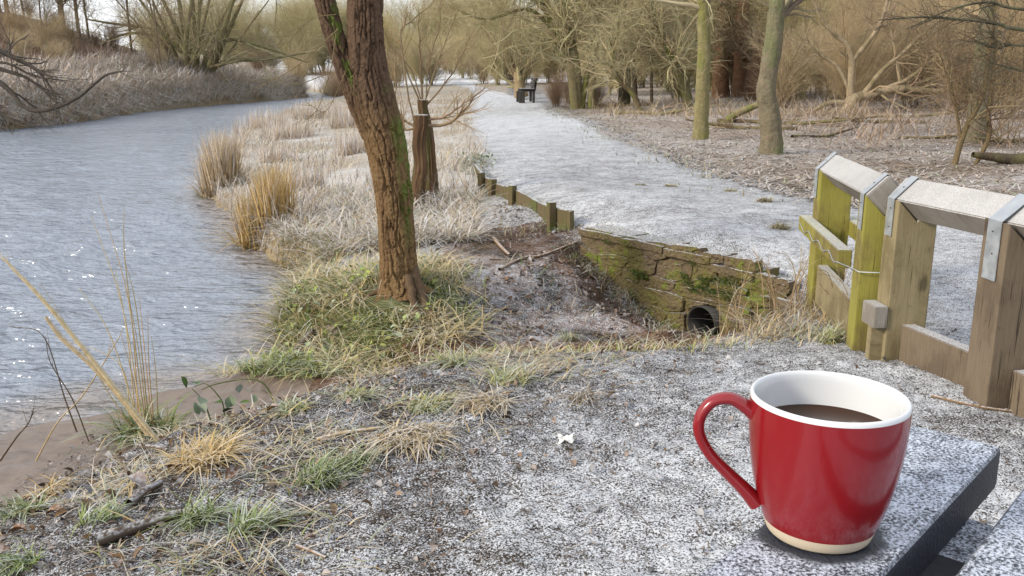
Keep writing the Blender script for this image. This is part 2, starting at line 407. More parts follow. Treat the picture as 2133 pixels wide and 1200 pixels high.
bankz = sstep(.1, -.5, gx) * sstep(6.0, 7.5, gy) * ~far                          # reedy bank
col = mixc(col, litter, wood * .9); col = mixc(col, straw, bankz * .8)
frost = frost + (.20 - frost) * wood * .0
frost = np.where(wood > .3, .40 + .35 * (nL - .45), frost)
frost = frost * (1 - bankz) + (.48 + .5 * (nL - .45)) * bankz
yard = sstep(-.9, .9, gx + .45 * (2.5 - gy)) * (gy < 3.9)
frost = np.where(gy < 3.9, .39 + .16 * yard + .26 * (nM - .47), frost)
bowl = (gx > -.5) & (gx < 1.6) & (gy > 3.9) & (gy < 7.2) & (pfac < .5)
frost = np.where(bowl, .45 + .4 * (nM - .47), frost); col = mixc(col, red, bowl * .95 * sstep(.35, .5, nM)); frost = np.where(bowl, frost - .10 * sstep(.45, .6, fbm(gx * 2.2, gy * 2.2, 57, 3)), frost)
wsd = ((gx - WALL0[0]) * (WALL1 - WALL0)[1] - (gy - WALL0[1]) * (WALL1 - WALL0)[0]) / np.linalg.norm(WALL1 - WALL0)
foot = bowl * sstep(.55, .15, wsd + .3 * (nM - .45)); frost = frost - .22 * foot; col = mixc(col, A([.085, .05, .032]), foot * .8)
dgl = seg_dist(gx, gy, GULLY); frost = frost - .55 * sstep(.55, .2, dgl); col = mixc(col, red, sstep(.6, .25, dgl) * .9)
mound = sstep(1.0, .6, np.hypot((gx + 1.0) / .85, (gy - 5.2) / .9)); col = mixc(col, green, mound * .75); frost = frost - .25 * mound
frost = frost * (1 - pfac) + (.55 + .22 * (nM - .45) + .10 * sstep(9, 22, gy)) * pfac; col = mixc(col, A([.085, .075, .068]), pfac)
col = np.where(far[:, None], mixc(A([.22, .17, .12]), A([.14, .12, .06]), nM), col); frost = np.where(far, .50, frost)
hillm = far & (GZZ.ravel() > 1.55) & (gx < -15) & (gy < 75)
col = np.where(hillm[:, None], mixc(A([.15, .085, .058]), A([.10, .07, .045]), nM), col); frost = np.where(hillm, .10, frost)
field = (gy > 76 + 6 * (nL - .45)) & ~riv & (pfac < .5) & (GZZ.ravel() > -.3)
field |= far & (gy > 42) & (gx > -19) & (df > 4)
frost = np.where((gy > 45) & ~field & ~far & (pfac < .5), .42, frost); frost = np.where(field, .85, frost)
mudm = (gx < -1.0) & (gy < 5.0) & (gy > 0) & (GZZ.ravel() < -.36) & ~far
frost = np.where(mudm | (dn < .12) | (riv), .0, frost)
frost = np.clip(frost, 0, 1)
idx = np.arange(nx * ny).reshape(nx, ny)
F = np.stack([idx[:-1, :-1], idx[1:, :-1], idx[1:, 1:], idx[:-1, 1:]], -1).reshape(-1, 4)
fz = lambda m: m.ravel()[F].mean(1)
zone = np.zeros(len(F), int)
zone[fz(pfac.astype(float)) > .5] = 1
zone[fz(field.astype(float)) > .5] = 2
zone[fz(mudm.astype(float)) > .5] = 3
zone[fz(riv.astype(float)) > .99] = 4
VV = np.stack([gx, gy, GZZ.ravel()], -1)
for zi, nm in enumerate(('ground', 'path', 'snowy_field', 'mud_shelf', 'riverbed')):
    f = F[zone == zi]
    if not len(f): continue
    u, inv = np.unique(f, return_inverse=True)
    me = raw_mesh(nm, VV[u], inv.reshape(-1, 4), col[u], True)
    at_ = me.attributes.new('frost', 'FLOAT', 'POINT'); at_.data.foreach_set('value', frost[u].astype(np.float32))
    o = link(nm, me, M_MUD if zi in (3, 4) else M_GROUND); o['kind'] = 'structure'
    o['label'] = ['frosty woodland and riverbank ground', 'frost covered gravel footpath', 'snow covered field beyond the trees', 'bare wet mud at the river edge', 'muddy bed of the river'][zi]
    o['category'] = ['ground', 'path', 'field', 'mud', 'riverbed'][zi]

# river surface: real ripples near, broader waves far
wx = axis(-7, -1.0, .035, -48, .3, 1.06, .9); s = .035; wy = list(np.arange(3.2, 9, .035))
while wy[-1] < 104: s = min(s * 1.022, .7); wy.append(wy[-1] + s)
s = .035
while wy[0] > -16: s = min(s * 1.2, 1.5); wy.insert(0, wy[0] - s)
wy = A(wy); WX, WY = np.meshgrid(wx, wy, indexing='ij')
flow = (.30 + .70 * sstep(-1.6, -3.4, WX + .12 * (WY - 5))) * (.45 + 1.05 * sstep(.30, .60, fbm(WX * .35, WY * .22, 68, 3)))
u_ = WX * .9 + WY * .35; v_ = WY * 1.0 - WX * .25
WZ = -.55 + flow * (.095 * (fbm(u_ * 1.5, v_ * 3.4, 61, 3) - .45) + .042 * (fbm(u_ * 4.5, v_ * 9, 63, 3) - .45) + .05 * (fbm(u_ * .5, v_ * 1.1, 66, 2) - .4)) + .006 * np.sin(v_ * 14 + 3 * fbm(u_, v_, 67, 2))
i = np.arange(WX.size).reshape(WX.shape)
me = raw_mesh('river', np.stack([WX.ravel(), WY.ravel(), WZ.ravel()], -1), np.stack([i[:-1, :-1], i[1:, :-1], i[1:, 1:], i[:-1, 1:]], -1).reshape(-1, 4), None, True)
sh_ = sstep(.55, .0, seg_dist(WX.ravel(), WY.ravel(), NEAR)); a_ = me.attributes.new('shore', 'FLOAT', 'POINT'); a_.data.foreach_set('value', (sh_ * .9).astype(np.float32))
o = link('river', me, M_WATER); o['kind'] = 'structure'; o['label'] = 'rippling blue-grey river water'; o['category'] = 'river'

# ------------------------------------------------------------------ built things
def bm_obj(name, bm, m, parent=None, smooth=False, bevel=0.0, segs=2):
    if bevel:
        bmesh.ops.bevel(bm, geom=list(bm.edges), offset=bevel, segments=segs, affect='EDGES', profile=.6, clamp_overlap=True)
    me = bpy.data.meshes.new(name); bm.to_mesh(me); bm.free()
    if smooth: me.polygons.foreach_set('use_smooth', np.ones(len(me.polygons), bool))
    return link(name, me, m, parent)
def box_bm(sx, sy, sz, c=(0, 0, 0), bm=None):
    bm = bm or bmesh.new()
    r = bmesh.ops.create_cube(bm, size=1)
    for v in r['verts']: v.co = Vector((v.co.x * sx + c[0], v.co.y * sy + c[1], v.co.z * sz + c[2]))
    return bm
def beam(name, p0, p1, wd, ht, m, parent, bevel=.004, roll=0.0, cuts=0, wob=0.0):
    """a sawn timber from p0 to p1 (centre line)"""
    p0, p1 = Vector(p0), Vector(p1); d = p1 - p0; Ln = d.length
    bm = box_bm(Ln, wd, ht)
    if cuts: bmesh.ops.subdivide_edges(bm, edges=[e for e in bm.edges if abs((e.verts[0].co - e.verts[1].co).x) > Ln * .5], cuts=cuts)
    if bevel: bmesh.ops.bevel(bm, geom=list(bm.edges), offset=bevel, segments=2, affect='EDGES', clamp_overlap=True)
    for v in bm.verts:
        if wob: v.co += Vector((0, random.uniform(-wob, wob), random.uniform(-wob, wob)))
    o = bm_obj(name, bm, m, parent)
    x = d.normalized(); y = Vector((0, 0, 1)).cross(x)
    if y.length < 1e-4: y = Vector((0, 1, 0))
    y.normalize(); z = x.cross(y)
    R = Matrix((x, y, z)).transposed() @ Matrix.Rotation(roll, 3, 'X')
    o.matrix_local = Matrix.Translation((p0 + p1) / 2) @ R.to_4x4()
    return o
def lathe(prof, n=96, caps=False):
    prof = A(prof, ); th = np.arange(n) * 2 * math.pi / n
    V = np.stack([prof[:, 0, None] * np.cos(th), prof[:, 0, None] * np.sin(th), np.broadcast_to(prof[:, 1, None], (len(prof), n))], -1).reshape(-1, 3)
    i = np.arange(len(prof) * n).reshape(len(prof), n)
    F = np.stack([i[:-1], np.roll(i[:-1], -1, 1), np.roll(i[1:], -1, 1), i[1:]], -1).reshape(-1, 4)
    return raw_mesh('lathe', V, F, None, True)
def spline(pts, n):
    pts = A(pts, ); k = len(pts); q = np.vstack([2 * pts[0] - pts[1], pts, 2 * pts[-1] - pts[-2]])
    out = []
    for t in np.linspace(0, k - 1 - 1e-6, n):
        i = int(t); f = t - i; a, b, c, d = q[i], q[i + 1], q[i + 2], q[i + 3]
        out.append(.5 * (2 * b + (c - a) * f + (2 * a - 5 * b + 4 * c - d) * f * f + (3 * b - a - 3 * c + d) * f ** 3))
    return A(out)
random.seed(4)

# picnic table: planks running away to the right, a frosted dark composite
TT = .765
TD = A([.674, .738]); TN = A([.738, -.674])
def mat_table():
    k = NT('frosted_dark_board'); c = k.mix(k.noise(30, 4), (.018, .021, .030), (.045, .050, .068))
    f = k.math('MULTIPLY', k.rng(k.up(), .5, .9), k.rng(k.math('ADD', k.math('MULTIPLY', k.noise(430, 4, .65), .75), k.math('MULTIPLY', k.noise(60, 3), .25)), .41, .59, 0, .90))
    tcn = k.n('ShaderNodeTexCoord'); sp = k.n('ShaderNodeVectorMath', operation='DISTANCE'); k.l(tcn.outputs['Object'], sp.inputs[0]); sp.inputs[1].default_value = MUGL
    ring = k.rng(k.math('ADD', sp.outputs['Value'], k.math('MULTIPLY', k.noise(90, 2), .012)), .042, .052)      # frost left off close around the mug
    c = k.mix(k.math('MULTIPLY', f, ring), c, (.62, .68, .80)); k.bump(k.noise(300, 3), .6, .003)
    return k.done(c, .55, spec=.4)
MUGP = A([.196, .518])
org = A([.11, .47]); 
table = thing('picnic_table', 'dark frosted picnic table of narrow boards carrying the red mug', 'table', (org[0], org[1], 0), math.atan2(TD[1], TD[0]))
def tl(p): q = A(p) - org; return (q @ TD, -(q @ TN))            # world -> table coordinates (y to the left)
MUGL = (tl(MUGP)[0], tl(MUGP)[1], TT)
M_TABLE = mat_table()
endx = (A([.355, .68]) - org) @ TD
for k in range(5):
    y0 = -(k * .112) - .041; e = endx - .004 * (k % 2)
    bm = box_bm(1.5 + e, .082, .036, ((e - 1.5) / 2, y0, TT - .018)); bm_obj('board', bm, M_TABLE, table, bevel=.005, segs=3)
for xx in (endx - .10, -1.15):
    bm_obj('cross_beam', box_bm(.07, .52, .07, (xx, -.27, TT - .0715)), M_TABLE, table, bevel=.003)
for xx in (endx - .10, -1.15):
    for yy in (-.09, -.45):
        bm_obj('leg', box_bm(.066, .07, TT - .107 + .06, (xx, yy, (TT - .107 - .06) / 2)), M_TABLE, table, bevel=.003)

# mug
M_RED = simple('red_glaze', (.215, .006, .010), .22, .5, .4)
M_WHITE = simple('white_glaze', (.62, .64, .67), .18, .5, .3)
M_BISQUE = simple('bare_clay', (.55, .47, .36), .75, .3)
def mat_coffee():
    k = NT('black_coffee'); return k.done((.035, .014, .0055), .04, spec=.3)
mug = thing('coffee_mug', 'glossy red mug of coffee, white inside, standing on the frosted table', 'mug', (MUGP[0], MUGP[1], TT + .0015))
mug.scale = (1, 1, .975)
out = spline([(.0348, .0085), (.0385, .020), (.0425, .036), (.0455, .055), (.0472, .075), (.0474, .0905)], 28)
link('body', lathe(out), M_RED, mug)
rim = [(.0474, .0905), (.0473, .0922), (.0466, .0934), (.0456, .0936), (.0447, .0930), (.0442, .091)]
inn = spline([(.0442, .091), (.0440, .075), (.0425, .055), (.0395, .036), (.0355, .020), (.028, .010), (.012, .0075), (.0, .007)], 26)
link('inner_glaze', lathe(rim + [tuple(q) for q in inn[1:]]), M_WHITE, mug)
link('foot_band', lathe([(.0, .0006), (.029, .0006), (.0300, .0), (.0312, .0), (.0322, .0012), (.0336, .005), (.0348, .0085)]), M_BISQUE, mug)
cz = .0695; link('coffee', lathe([(.0, cz), (.02, cz), (.0434, cz), (.0440, cz + .0008)]), mat_coffee(), mug)
hp = spline([(.0425, .0775), (.0500, .0835), (.0600, .0885), (.0705, .0860), (.0775, .0755), (.0775, .0635), (.0705, .0500), (.0590, .0375), (.0480, .0265), (.0395, .0170)], 60)
ha = math.radians(174)
hpts = np.stack([hp[:, 0] * math.cos(ha), hp[:, 0] * math.sin(ha), hp[:, 1]], -1)
t = np.linspace(0, 1, 60); hw = .0049 + .0024 * np.abs(2 * t - 1) ** 3; ht = .0037 + .0020 * np.abs(2 * t - 1) ** 3
T = nrm(np.gradient(hpts, axis=0)); sidev = A([-math.sin(ha), math.cos(ha), 0]); nv = np.cross(T, sidev)
th = np.arange(20) * 2 * math.pi / 20
V = hpts[:, None] + sidev * (hw[:, None] * np.cos(th))[..., None] + nv[:, None] * (ht[:, None] * np.sin(th))[..., None]
i = np.arange(60 * 20).reshape(60, 20)
link('handle', raw_mesh('handle', V.reshape(-1, 3), np.stack([i[:-1], np.roll(i[:-1], -1, 1), np.roll(i[1:], -1, 1), i[1:]], -1).reshape(-1, 4), None, True), M_RED, mug)

# birdsmouth fences -------------------------------------------------
RS = .108; HD = RS * .7071; RZ = .60                     # rail side, half diagonal, rail centre height
def notch_post(parent, x, y, rz, m, wd=.152, dp=.11, zb=-.3):
    bm = bmesh.new(); h = wd / 2; top = RZ + .002; prof = [(-h, zb), (h, zb), (h, top), (0, RZ - HD - .002), (-h, top)]
    f = [bm.verts.new((a, -dp / 2, b)) for a, b in prof]; g = [bm.verts.new((a, dp / 2, b)) for a, b in prof]
    bm.faces.new(f); bm.faces.new(g[::-1]); n = len(prof)
    for k in range(n): bm.faces.new((f[(k + 1) % n], f[k], g[k], g[(k + 1) % n]))
    bmesh.ops.recalc_face_normals(bm, faces=bm.faces)
    o = bm_obj('post', bm, m, parent, bevel=.004); o.location = (x, y, 0); o.rotation_euler = (0, 0, rz); return o
def strap(parent, post, off, wd=.05, drop=.14, pw=.152):
    h = pw / 2 + .003; ap = RZ + HD + .004; lo = RZ + .003
    P = [(-h, lo - drop), (-h, lo), (0, ap), (h, lo), (h, lo - drop)]
    bm = bmesh.new(); t_ = .003; rows = []
    for k, (a, b) in enumerate(P):
        nx_, nz_ = ((-1, 0), (-.9, .45), (0, 1), (.9, .45), (1, 0))[k]
        rows.append([bm.verts.new((a + nx_ * q, off + s_ * wd / 2, b + nz_ * q)) for q in (0, t_) for s_ in (-1, 1)])
    for r0, r1 in zip(rows[:-1], rows[1:]):
        for a, b in ((0, 1), (1, 3), (3, 2), (2, 0)): bm.faces.new((r0[a], r0[b], r1[b], r1[a]))
    bm.faces.new((rows[0][0], rows[0][2], rows[0][3], rows[0][1])); bm.faces.new((rows[-1][0], rows[-1][1], rows[-1][3], rows[-1][2]))
    bmesh.ops.recalc_face_normals(bm, faces=bm.faces)
    o = bm_obj('strap', bm, M_STEEL, parent); o.location = post.location; o.rotation_euler = post.rotation_euler
    for s_ in (-1, 1):
        for (xx, zz, ry) in ((s_ * (h + t_), lo - .035, s_ * math.pi / 2), (s_ * (h + t_), lo - .105, s_ * math.pi / 2), (s_ * (HD * .5 + .002), RZ + HD * .5 + .008, s_ * math.pi / 4)):
            nb = bmesh.new(); bmesh.ops.create_cone(nb, segments=8, radius1=.0045, radius2=.003, depth=.003, cap_ends=True)
            q = bm_obj('nail', nb, M_WDARK, o); q.location = (xx, off + random.uniform(-.008, .008), zz); q.rotation_euler = (0, ry, 0)
    return o
PA, PB, PC, PD = A([1.565, 4.32]), A([1.435, 3.42]), A([1.490, 3.285]), A([1.612, 2.775])
f1 = thing('low_fence', 'short low rail fence with yellow-green posts and wired mid rail', 'fence', (0, 0, 0), group='low rail fences by the culvert')
f2 = thing('low_fence', 'short low rail fence of tan posts with toe board nearest the table', 'fence', (0, 0, 0), group='low rail fences by the culvert')
r1 = math.atan2(*(-(PB - PA) * A([-1, 1]))) ; r1 = -math.atan2((PA - PB)[0], (PA - PB)[1])
pa = notch_post(f1, *PA, r1 * .6, M_WGREEN); pb = notch_post(f1, *PB, r1, M_WGREEN)
pc = notch_post(f2, *PC, math.radians(3), M_WTAN, dp=.10); pd_ = notch_post(f2, *PD, math.radians(4), M_WBROWN, wd=.17, dp=.13)
d1 = (PB - PA) / np.linalg.norm(PB - PA); d2 = (PD - PC) / np.linalg.norm(PD - PC)
e0 = PA - d1 * .055; e1 = PB + d1 * .06
beam('rail', (*e0, RZ), (*e1, RZ), RS, RS, M_WGREY, f1, .004, math.pi / 4)
e0 = PC - d2 * .050; e1 = PD + d2 * .75
beam('rail', (*e0, RZ), (*e1, RZ), RS, RS, M_WGREY, f2, .004, math.pi / 4)
pe = notch_post(f2, *(PD + d2 * .68), math.radians(6), M_WBROWN, wd=.17, dp=.13)
strap(f1, pa, .02); strap(f1, pb, -.01); strap(f2, pc, .005); strap(f2, pd_, .0, .070, .19, .17); strap(f2, pe, 0, .070, .19, .17)
n1 = A([d1[1], -d1[0]])                                   # to the left of the fence (river side)
n1 = n1 if n1[0] < 0 else -n1
for sgn, nm, m in ((1, 'mid_rail', M_WGREEN), (-1, 'mid_rail', M_WGREEN)):
    q0 = PA + n1 * .105 * sgn - d1 * .10; q1 = PB + n1 * .105 * sgn - d1 * .075 * (1 if sgn > 0 else -1)
    mr = beam('mid_rail', (*q0, .325), (*q1, .325), .055, .075, m, f1, .003)
    if sgn > 0:
        wp = [A([*(q0 + (q1 - q0) * t_ + n1 * .030), .315 + .012 * math.sin(t_ * 25)]) for t_ in np.linspace(.02, 1, 22)] + [A([*(PB + n1 * .085 - d1 * .02), .30]), A([*(PB + n1 * .08 + d1 * .07), .305]), A([*(PB - n1 * .05 + d1 * .075), .305])]
        Soup().add(*tubes(A(wp), np.full(len(wp), .0022), 5, (.3, .3, .28))).obj('wire', M_STEEL, f1)
q0 = PA + d1 * .05; q1 = PB - d1 * .05
beam('toe_board', (*(q0 + n1 * .03), .045), (*(q1 + n1 * .03), .045), .05, .19, M_WTAN, f1, .003)
q0 = PC + d2 * .04; q1 = PD - d2 * .05
beam('toe_board', (*q0, .035), (*q1, .035), .055, .19, M_WBROWN, f2, .003)
q0 = PD + d2 * .07; beam('toe_board', (*q0, .035), (*(q0 + d2 * .5), .035), .055, .19, M_WBROWN, f2, .003)
q = PC + A([-.108, -.005]); beam('rail_stub', (q[0], q[1] + .05, .16), (q[0] + .006, q[1] - .06, .16), .05, .085, M_WGREY, f2, .003)
beam('batten', (q[0] + .012, q[1] - .01, -.2), (q[0] + .012, q[1] - .01, .115), .04, .05, M_WTAN, f2, .002)
sb = thing('shuttering_board', 'half buried plank lying below the yellow-green fence', 'board', (0, 0, 0))
beam('plank', tuple(at(1615, 640, -.16)), tuple(at(1735, 672, -.18)), .03, .11, M_WBROWN, sb, .003)

# culvert headwall ---------------------------------------------------
WU = (WALL1 - WALL0) / np.linalg.norm(WALL1 - WALL0); WN = A([-WU[1], WU[0]]); WN = WN if WN[1] < 0 else -WN      # face normal, towards the gully
WL = float(np.linalg.norm(WALL1 - WALL0))
def onwall(s, z, off=0.0): p = WALL0 + WU * s + WN * off; return (p[0], p[1], z)
def wall_sz(px, py):                                     # where the wall face meets a line of sight
    D = ray(px, py); t_ = ((WALL0 @ WN)) / (D[0] * WN[0] + D[1] * WN[1]); p = D * t_ + A([0, 0, CAMH]); return float((p[:2] - WALL0) @ WU), float(p[2])
hw_ = thing('culvert_headwall', 'mossy rubble stone headwall with round drain pipe opening', 'wall', (0, 0, 0))
zp = lambda *pts: [wall_sz(1180 + a / 3.948, 430 + b / 3.948) for a, b in pts]
STONES = [
 zp((135, 165), (400, 222), (395, 330), (250, 385), (118, 290)), zp((408, 224), (640, 280), (640, 395), (520, 430), (402, 385), (400, 335)),
 zp((648, 282), (860, 305), (850, 420), (750, 440), (648, 400)), zp((868, 305), (1110, 335), (1115, 395), (1040, 440), (858, 420)),
 zp((1115, 370), (1310, 395), (1300, 470), (1110, 450)), zp((1318, 400), (1560, 440), (1570, 540), (1450, 560), (1310, 480)),
 zp((118, 300), (250, 395), (250, 475), (118, 400)), zp((258, 395), (400, 395), (520, 440), (470, 505), (330, 480)),
 zp((528, 440), (640, 405), (745, 448), (730, 560), (600, 560), (480, 510)), zp((752, 448), (855, 428), (1035, 448), (1030, 590), (900, 620), (738, 565)),
 zp((1045, 450), (1105, 455), (1250, 480), (1245, 600), (1040, 590)), zp((1258, 485), (1310, 490), (1445, 568), (1440, 660), (1255, 610)),
 zp((1455, 568), (1570, 548), (1700, 590), (1690, 720), (1450, 665)), zp((1708, 590), (1840, 610), (1850, 700), (1790, 770), (1700, 720)),
 zp((330, 485), (465, 512), (440, 575), (355, 545)), zp((472, 512), (600, 568), (590, 640), (450, 580)),
 zp((610, 568), (730, 570), (900, 628), (880, 700), (610, 650)), zp((910, 626), (1035, 600), (1180, 610), (1185, 665), (945, 650)),
 zp((1190, 618), (1330, 640), (1500, 690), (1490, 735), (1195, 670)), zp((605, 660), (870, 712), (975, 760), (965, 865), (830, 865), (660, 790)),
 zp((945, 660), (1345, 715), (1345, 800), (1290, 815), (880, 720)), zp((1355, 715), (1500, 742), (1540, 840), (1420, 820), (1350, 790)),
 zp((985, 765), (1180, 800), (1060, 815), (1000, 860), (985, 850)), zp((1225, 815), (1345, 800), (1535, 850), (1525, 960), (1400, 960), (1300, 930)),
 zp((1500, 745), (1680, 730), (1690, 830), (1545, 835)), zp((830, 872), (985, 872), (975, 960), (990, 1060), (860, 1060), (850, 930)),
 zp((690, 810), (825, 872), (845, 940), (850, 1060), (700, 960)), zp((1300, 940), (1500, 968), (1520, 1080), (1300, 1090)), zp((1545, 842), (1690, 838), (1690, 960), (1535, 960))]
ps, pz = wall_sz(1468, 672)
ztop = lambda q: float(np.interp(q, [0, .35, .75, 1.15, 1.5, WL + .12], [-.022, -.024, -.03, -.055, -.10, -.16]))
bm = bmesh.new()
for s0, s1, zb0, zt0 in [(0, .35, -.75, None), (.35, .62, -.75, None), (.62, ps - .122, -.75, None), (ps - .122, ps + .122, pz + .116, None), (ps - .122, ps + .122, -.75, pz - .115), (ps + .122, 1.5, -.75, None), (1.5, WL + .12, -.75, None)]:
    q = [[bm.verts.new(onwall(s_, ztop(s_) if zt0 is None else zt0, o_)) for o_ in (-.006, -.26)] + [bm.verts.new(onwall(s_, zb0, o_)) for o_ in (-.26, -.006)] for s_ in (s0, s1)]
    for k in range(4): bm.faces.new((q[0][k], q[0][(k + 1) % 4], q[1][(k + 1) % 4], q[1][k]))
    bm.faces.new(q[0]); bm.faces.new(q[1][::-1])
bmesh.ops.recalc_face_normals(bm, faces=bm.faces); bm_obj('mortar_core', bm, M_STONE, hw_)
rs = np.random.default_rng(3)
for st in STONES:
    st = A(st); c = st.mean(0); st = c + (st - c) * 1.0
    fo = rs.uniform(-.002, .020); bm = bmesh.new(); tilt = rs.uniform(-.06, .06, 2)
    # round the outline, then front face, belly and back ring
    ring = []
    for k in range(len(st)):
        a, b = st[k], st[(k + 1) % len(st)]; ring += [a + (b - a) * .14, a + (b - a) * .5 + rs.normal(0, .003, 2), a + (b - a) * .86]
    lay = []
    for off, sc_ in ((-.05, .995), (fo - .004, 1.0), (fo, .965), (fo + .003, .5)):
        lay.append([bm.verts.new(onwall(*(c + (q - c) * sc_), off + float((q - c) @ tilt) + rs.normal(0, .0040))) for q in ring])
    n = len(ring)
    for a, b in zip(lay[:-1], lay[1:]):
        for k in range(n): bm.faces.new((a[k], a[(k + 1) % n], b[(k + 1) % n], b[k]))
    bm.faces.new(lay[-1]); bmesh.ops.recalc_face_normals(bm, faces=bm.faces)
    bm_obj('stone', bm, M_STONE, hw_)
# coping slabs laid flat on the wall head
for s0, s1, zt in ((-.015, .42, -.002), (.425, .80, -.006), (.805, 1.18, -.014), (1.2, 1.50, -.052)):
    bm = bmesh.new(); n_ = 7; top = []; bot = []
    for k in range(n_):
        s_ = s0 + (s1 - s0) * k / (n_ - 1)
        for off, lst in ((.030 + rs.normal(0, .006), top), (-.23 + rs.normal(0, .01), bot)): lst.append((s_, off))
    A_ = [[bm.verts.new(onwall(s_, zt + rs.normal(0, .002), o_)) for s_, o_ in L_] for L_ in (top, bot)]
    B_ = [[bm.verts.new(onwall(s_, zt - .048, o_)) for s_, o_ in L_] for L_ in (top, bot)]
    for k in range(n_ - 1):
        bm.faces.new((A_[0][k], A_[0][k + 1], A_[1][k + 1], A_[1][k])); bm.faces.new((B_[0][k], B_[1][k], B_[1][k + 1], B_[0][k + 1]))
        bm.faces.new((A_[0][k], B_[0][k], B_[0][k + 1], A_[0][k + 1])); bm.faces.new((A_[1][k], A_[1][k + 1], B_[1][k + 1], B_[1][k]))
    for k in (0, -1): bm.faces.new((A_[0][k], A_[1][k], B_[1][k], B_[0][k]))
    bmesh.ops.recalc_face_normals(bm, faces=bm.faces); bm_obj('coping_slab', bm, M_STONE, hw_, bevel=.006)
M_PIPE = simple('grey_plastic_pipe', (.035, .034, .032), .6, .3)
th = np.arange(40) * 2 * math.pi / 40; RR = .107; Vp = []
for r_, off in ((RR - .009, -.23), (RR - .009, .034), (RR, .036), (RR, -.1)):
    for a in th: Vp.append(onwall(ps + r_ * math.cos(a) * 1.05, pz + r_ * math.sin(a), off))
i = np.arange(160).reshape(4, 40)
link('drain_pipe', raw_mesh('drain_pipe', A(Vp), np.stack([i[:-1], np.roll(i[:-1], -1, 1), np.roll(i[1:], -1, 1), i[1:]], -1).reshape(-1, 4), None, True), M_PIPE, hw_)
M_DARK = simple('painted_pipe_shade', (.012, .011, .010), .9, .1)
link('pipe_shade_cap', raw_mesh('pipe_shade_cap', A([onwall(ps + (RR - .01) * math.cos(a) * 1.05, pz + (RR - .01) * math.sin(a), -.215) for k, a in enumerate(th)] + [onwall(ps, pz, -.225)]), A([[k, (k + 1) % 40, 40] for k in range(40)]), None, False), M_DARK, hw_)  # near-black cap: the darkness deep in the pipe is painted as colour
# cushions of moss on the face
mossC = Soup(); n = 9000
ss = rs.uniform(0, 1.4, n); zz = rs.uniform(-.26, -.02, n); keep = fbm(ss * 5, zz * 8, 71, 3) > .46; ss, zz = ss[keep], zz[keep]
B = np.stack([WALL0[0] + WU[0] * ss + WN[0] * .010, WALL0[1] + WU[1] * ss + WN[1] * .010, zz], -1)
az_ = math.atan2(WN[1], WN[0]) + rs.normal(0, .7, len(B))
mossC.add(*blades(B, (.010, .030), .9, .5, .0045, A([.10, .17, .02]), A([.26, .33, .05]), .02, 3, rs, az_)); mossC.obj('moss', M_GRASS, hw_)['kind'] = 'stuff'

# timber edging of the path -------------------------------------------
ed = thing('timber_edging', 'old mossy timber edging boards and stakes beside the footpath', 'edging', (0, 0, 0))
EP = [at(1000, 372, -.0), at(1035, 392, 0), at(1082, 404, 0), at(1100, 412, 0), at(1155, 436, 0), at(1172, 440, 0), at(1192, 448, 0)]
EP = [at(988, 345, .0), at(1012, 372, .0), at(1032, 384, .0), at(1075, 400, .0), at(1122, 424, .0), at(1158, 440, .0), at(1194, 450, .0)]
for k in range(len(EP) - 1):
    a, b = EP[k].copy(), EP[k + 1].copy(); d = (b - a) / np.linalg.norm(b - a); a += d * .012; b -= d * .012
    dz = random.uniform(-.014, .006); hgt = .27
    beam('board', (a[0], a[1], -.108 + dz), (b[0], b[1], -.108 + dz + random.uniform(-.012, .012)), .035, hgt, M_WOLD, ed, .004, 0, 3, .004)
for k in (1, 2, 3, 5):
    p = EP[k]; bm = box_bm(.062, .055, .40, (0, 0, 0)); o = bm_obj('stake', bm, M_WOLD, ed, bevel=.006); o.location = (p[0] - .035, p[1] - .045, -.15 + random.uniform(0, .03)); o.rotation_euler = (random.uniform(-.05, .05), random.uniform(-.05, .05), random.uniform(0, 1))

# bench ----------------------------------------------------------------
bp = at(1095, 214, 0.0); bz = hz(bp[0], bp[1])
be = thing('park_bench', 'dark timber bench with frosted seat facing the footpath', 'bench', (bp[0] + .02, bp[1] - .2, bz), math.radians(4))
for yy in (-.62, .62):
    bm_obj('leg', box_bm(.22, .14, .41, (-.22, yy, .205)), M_WDARK, be, bevel=.008)
    bm_obj('leg', box_bm(.09, .14, .41, (.22, yy, .205)), M_WDARK, be, bevel=.008)
    bm_obj('seat_beam', box_bm(.55, .12, .07, (.01, yy * .96, .4465)), M_WDARK, be, bevel=.006)
    p = bm_obj('back_post', box_bm(.07, .10, .46, (0, 0, 0)), M_WDARK, be, bevel=.006); p.location = (.30, yy * .90, .68); p.rotation_euler = (0, .16, 0)
for k in range(4): bm_obj('seat_slat', box_bm(.12, 1.5, .04, (-.205 + k * .132, 0, .503)), M_WDARK, be, bevel=.006)
for k in range(3):
    p = bm_obj('back_slat', box_bm(.035, 1.5, .10, (0, 0, 0)), M_WDARK, be, bevel=.005); zz_ = .62 + k * .118; p.location = (.235 + (zz_ - .68) * .16, 0, zz_); p.rotation_euler = (0, .16, 0)

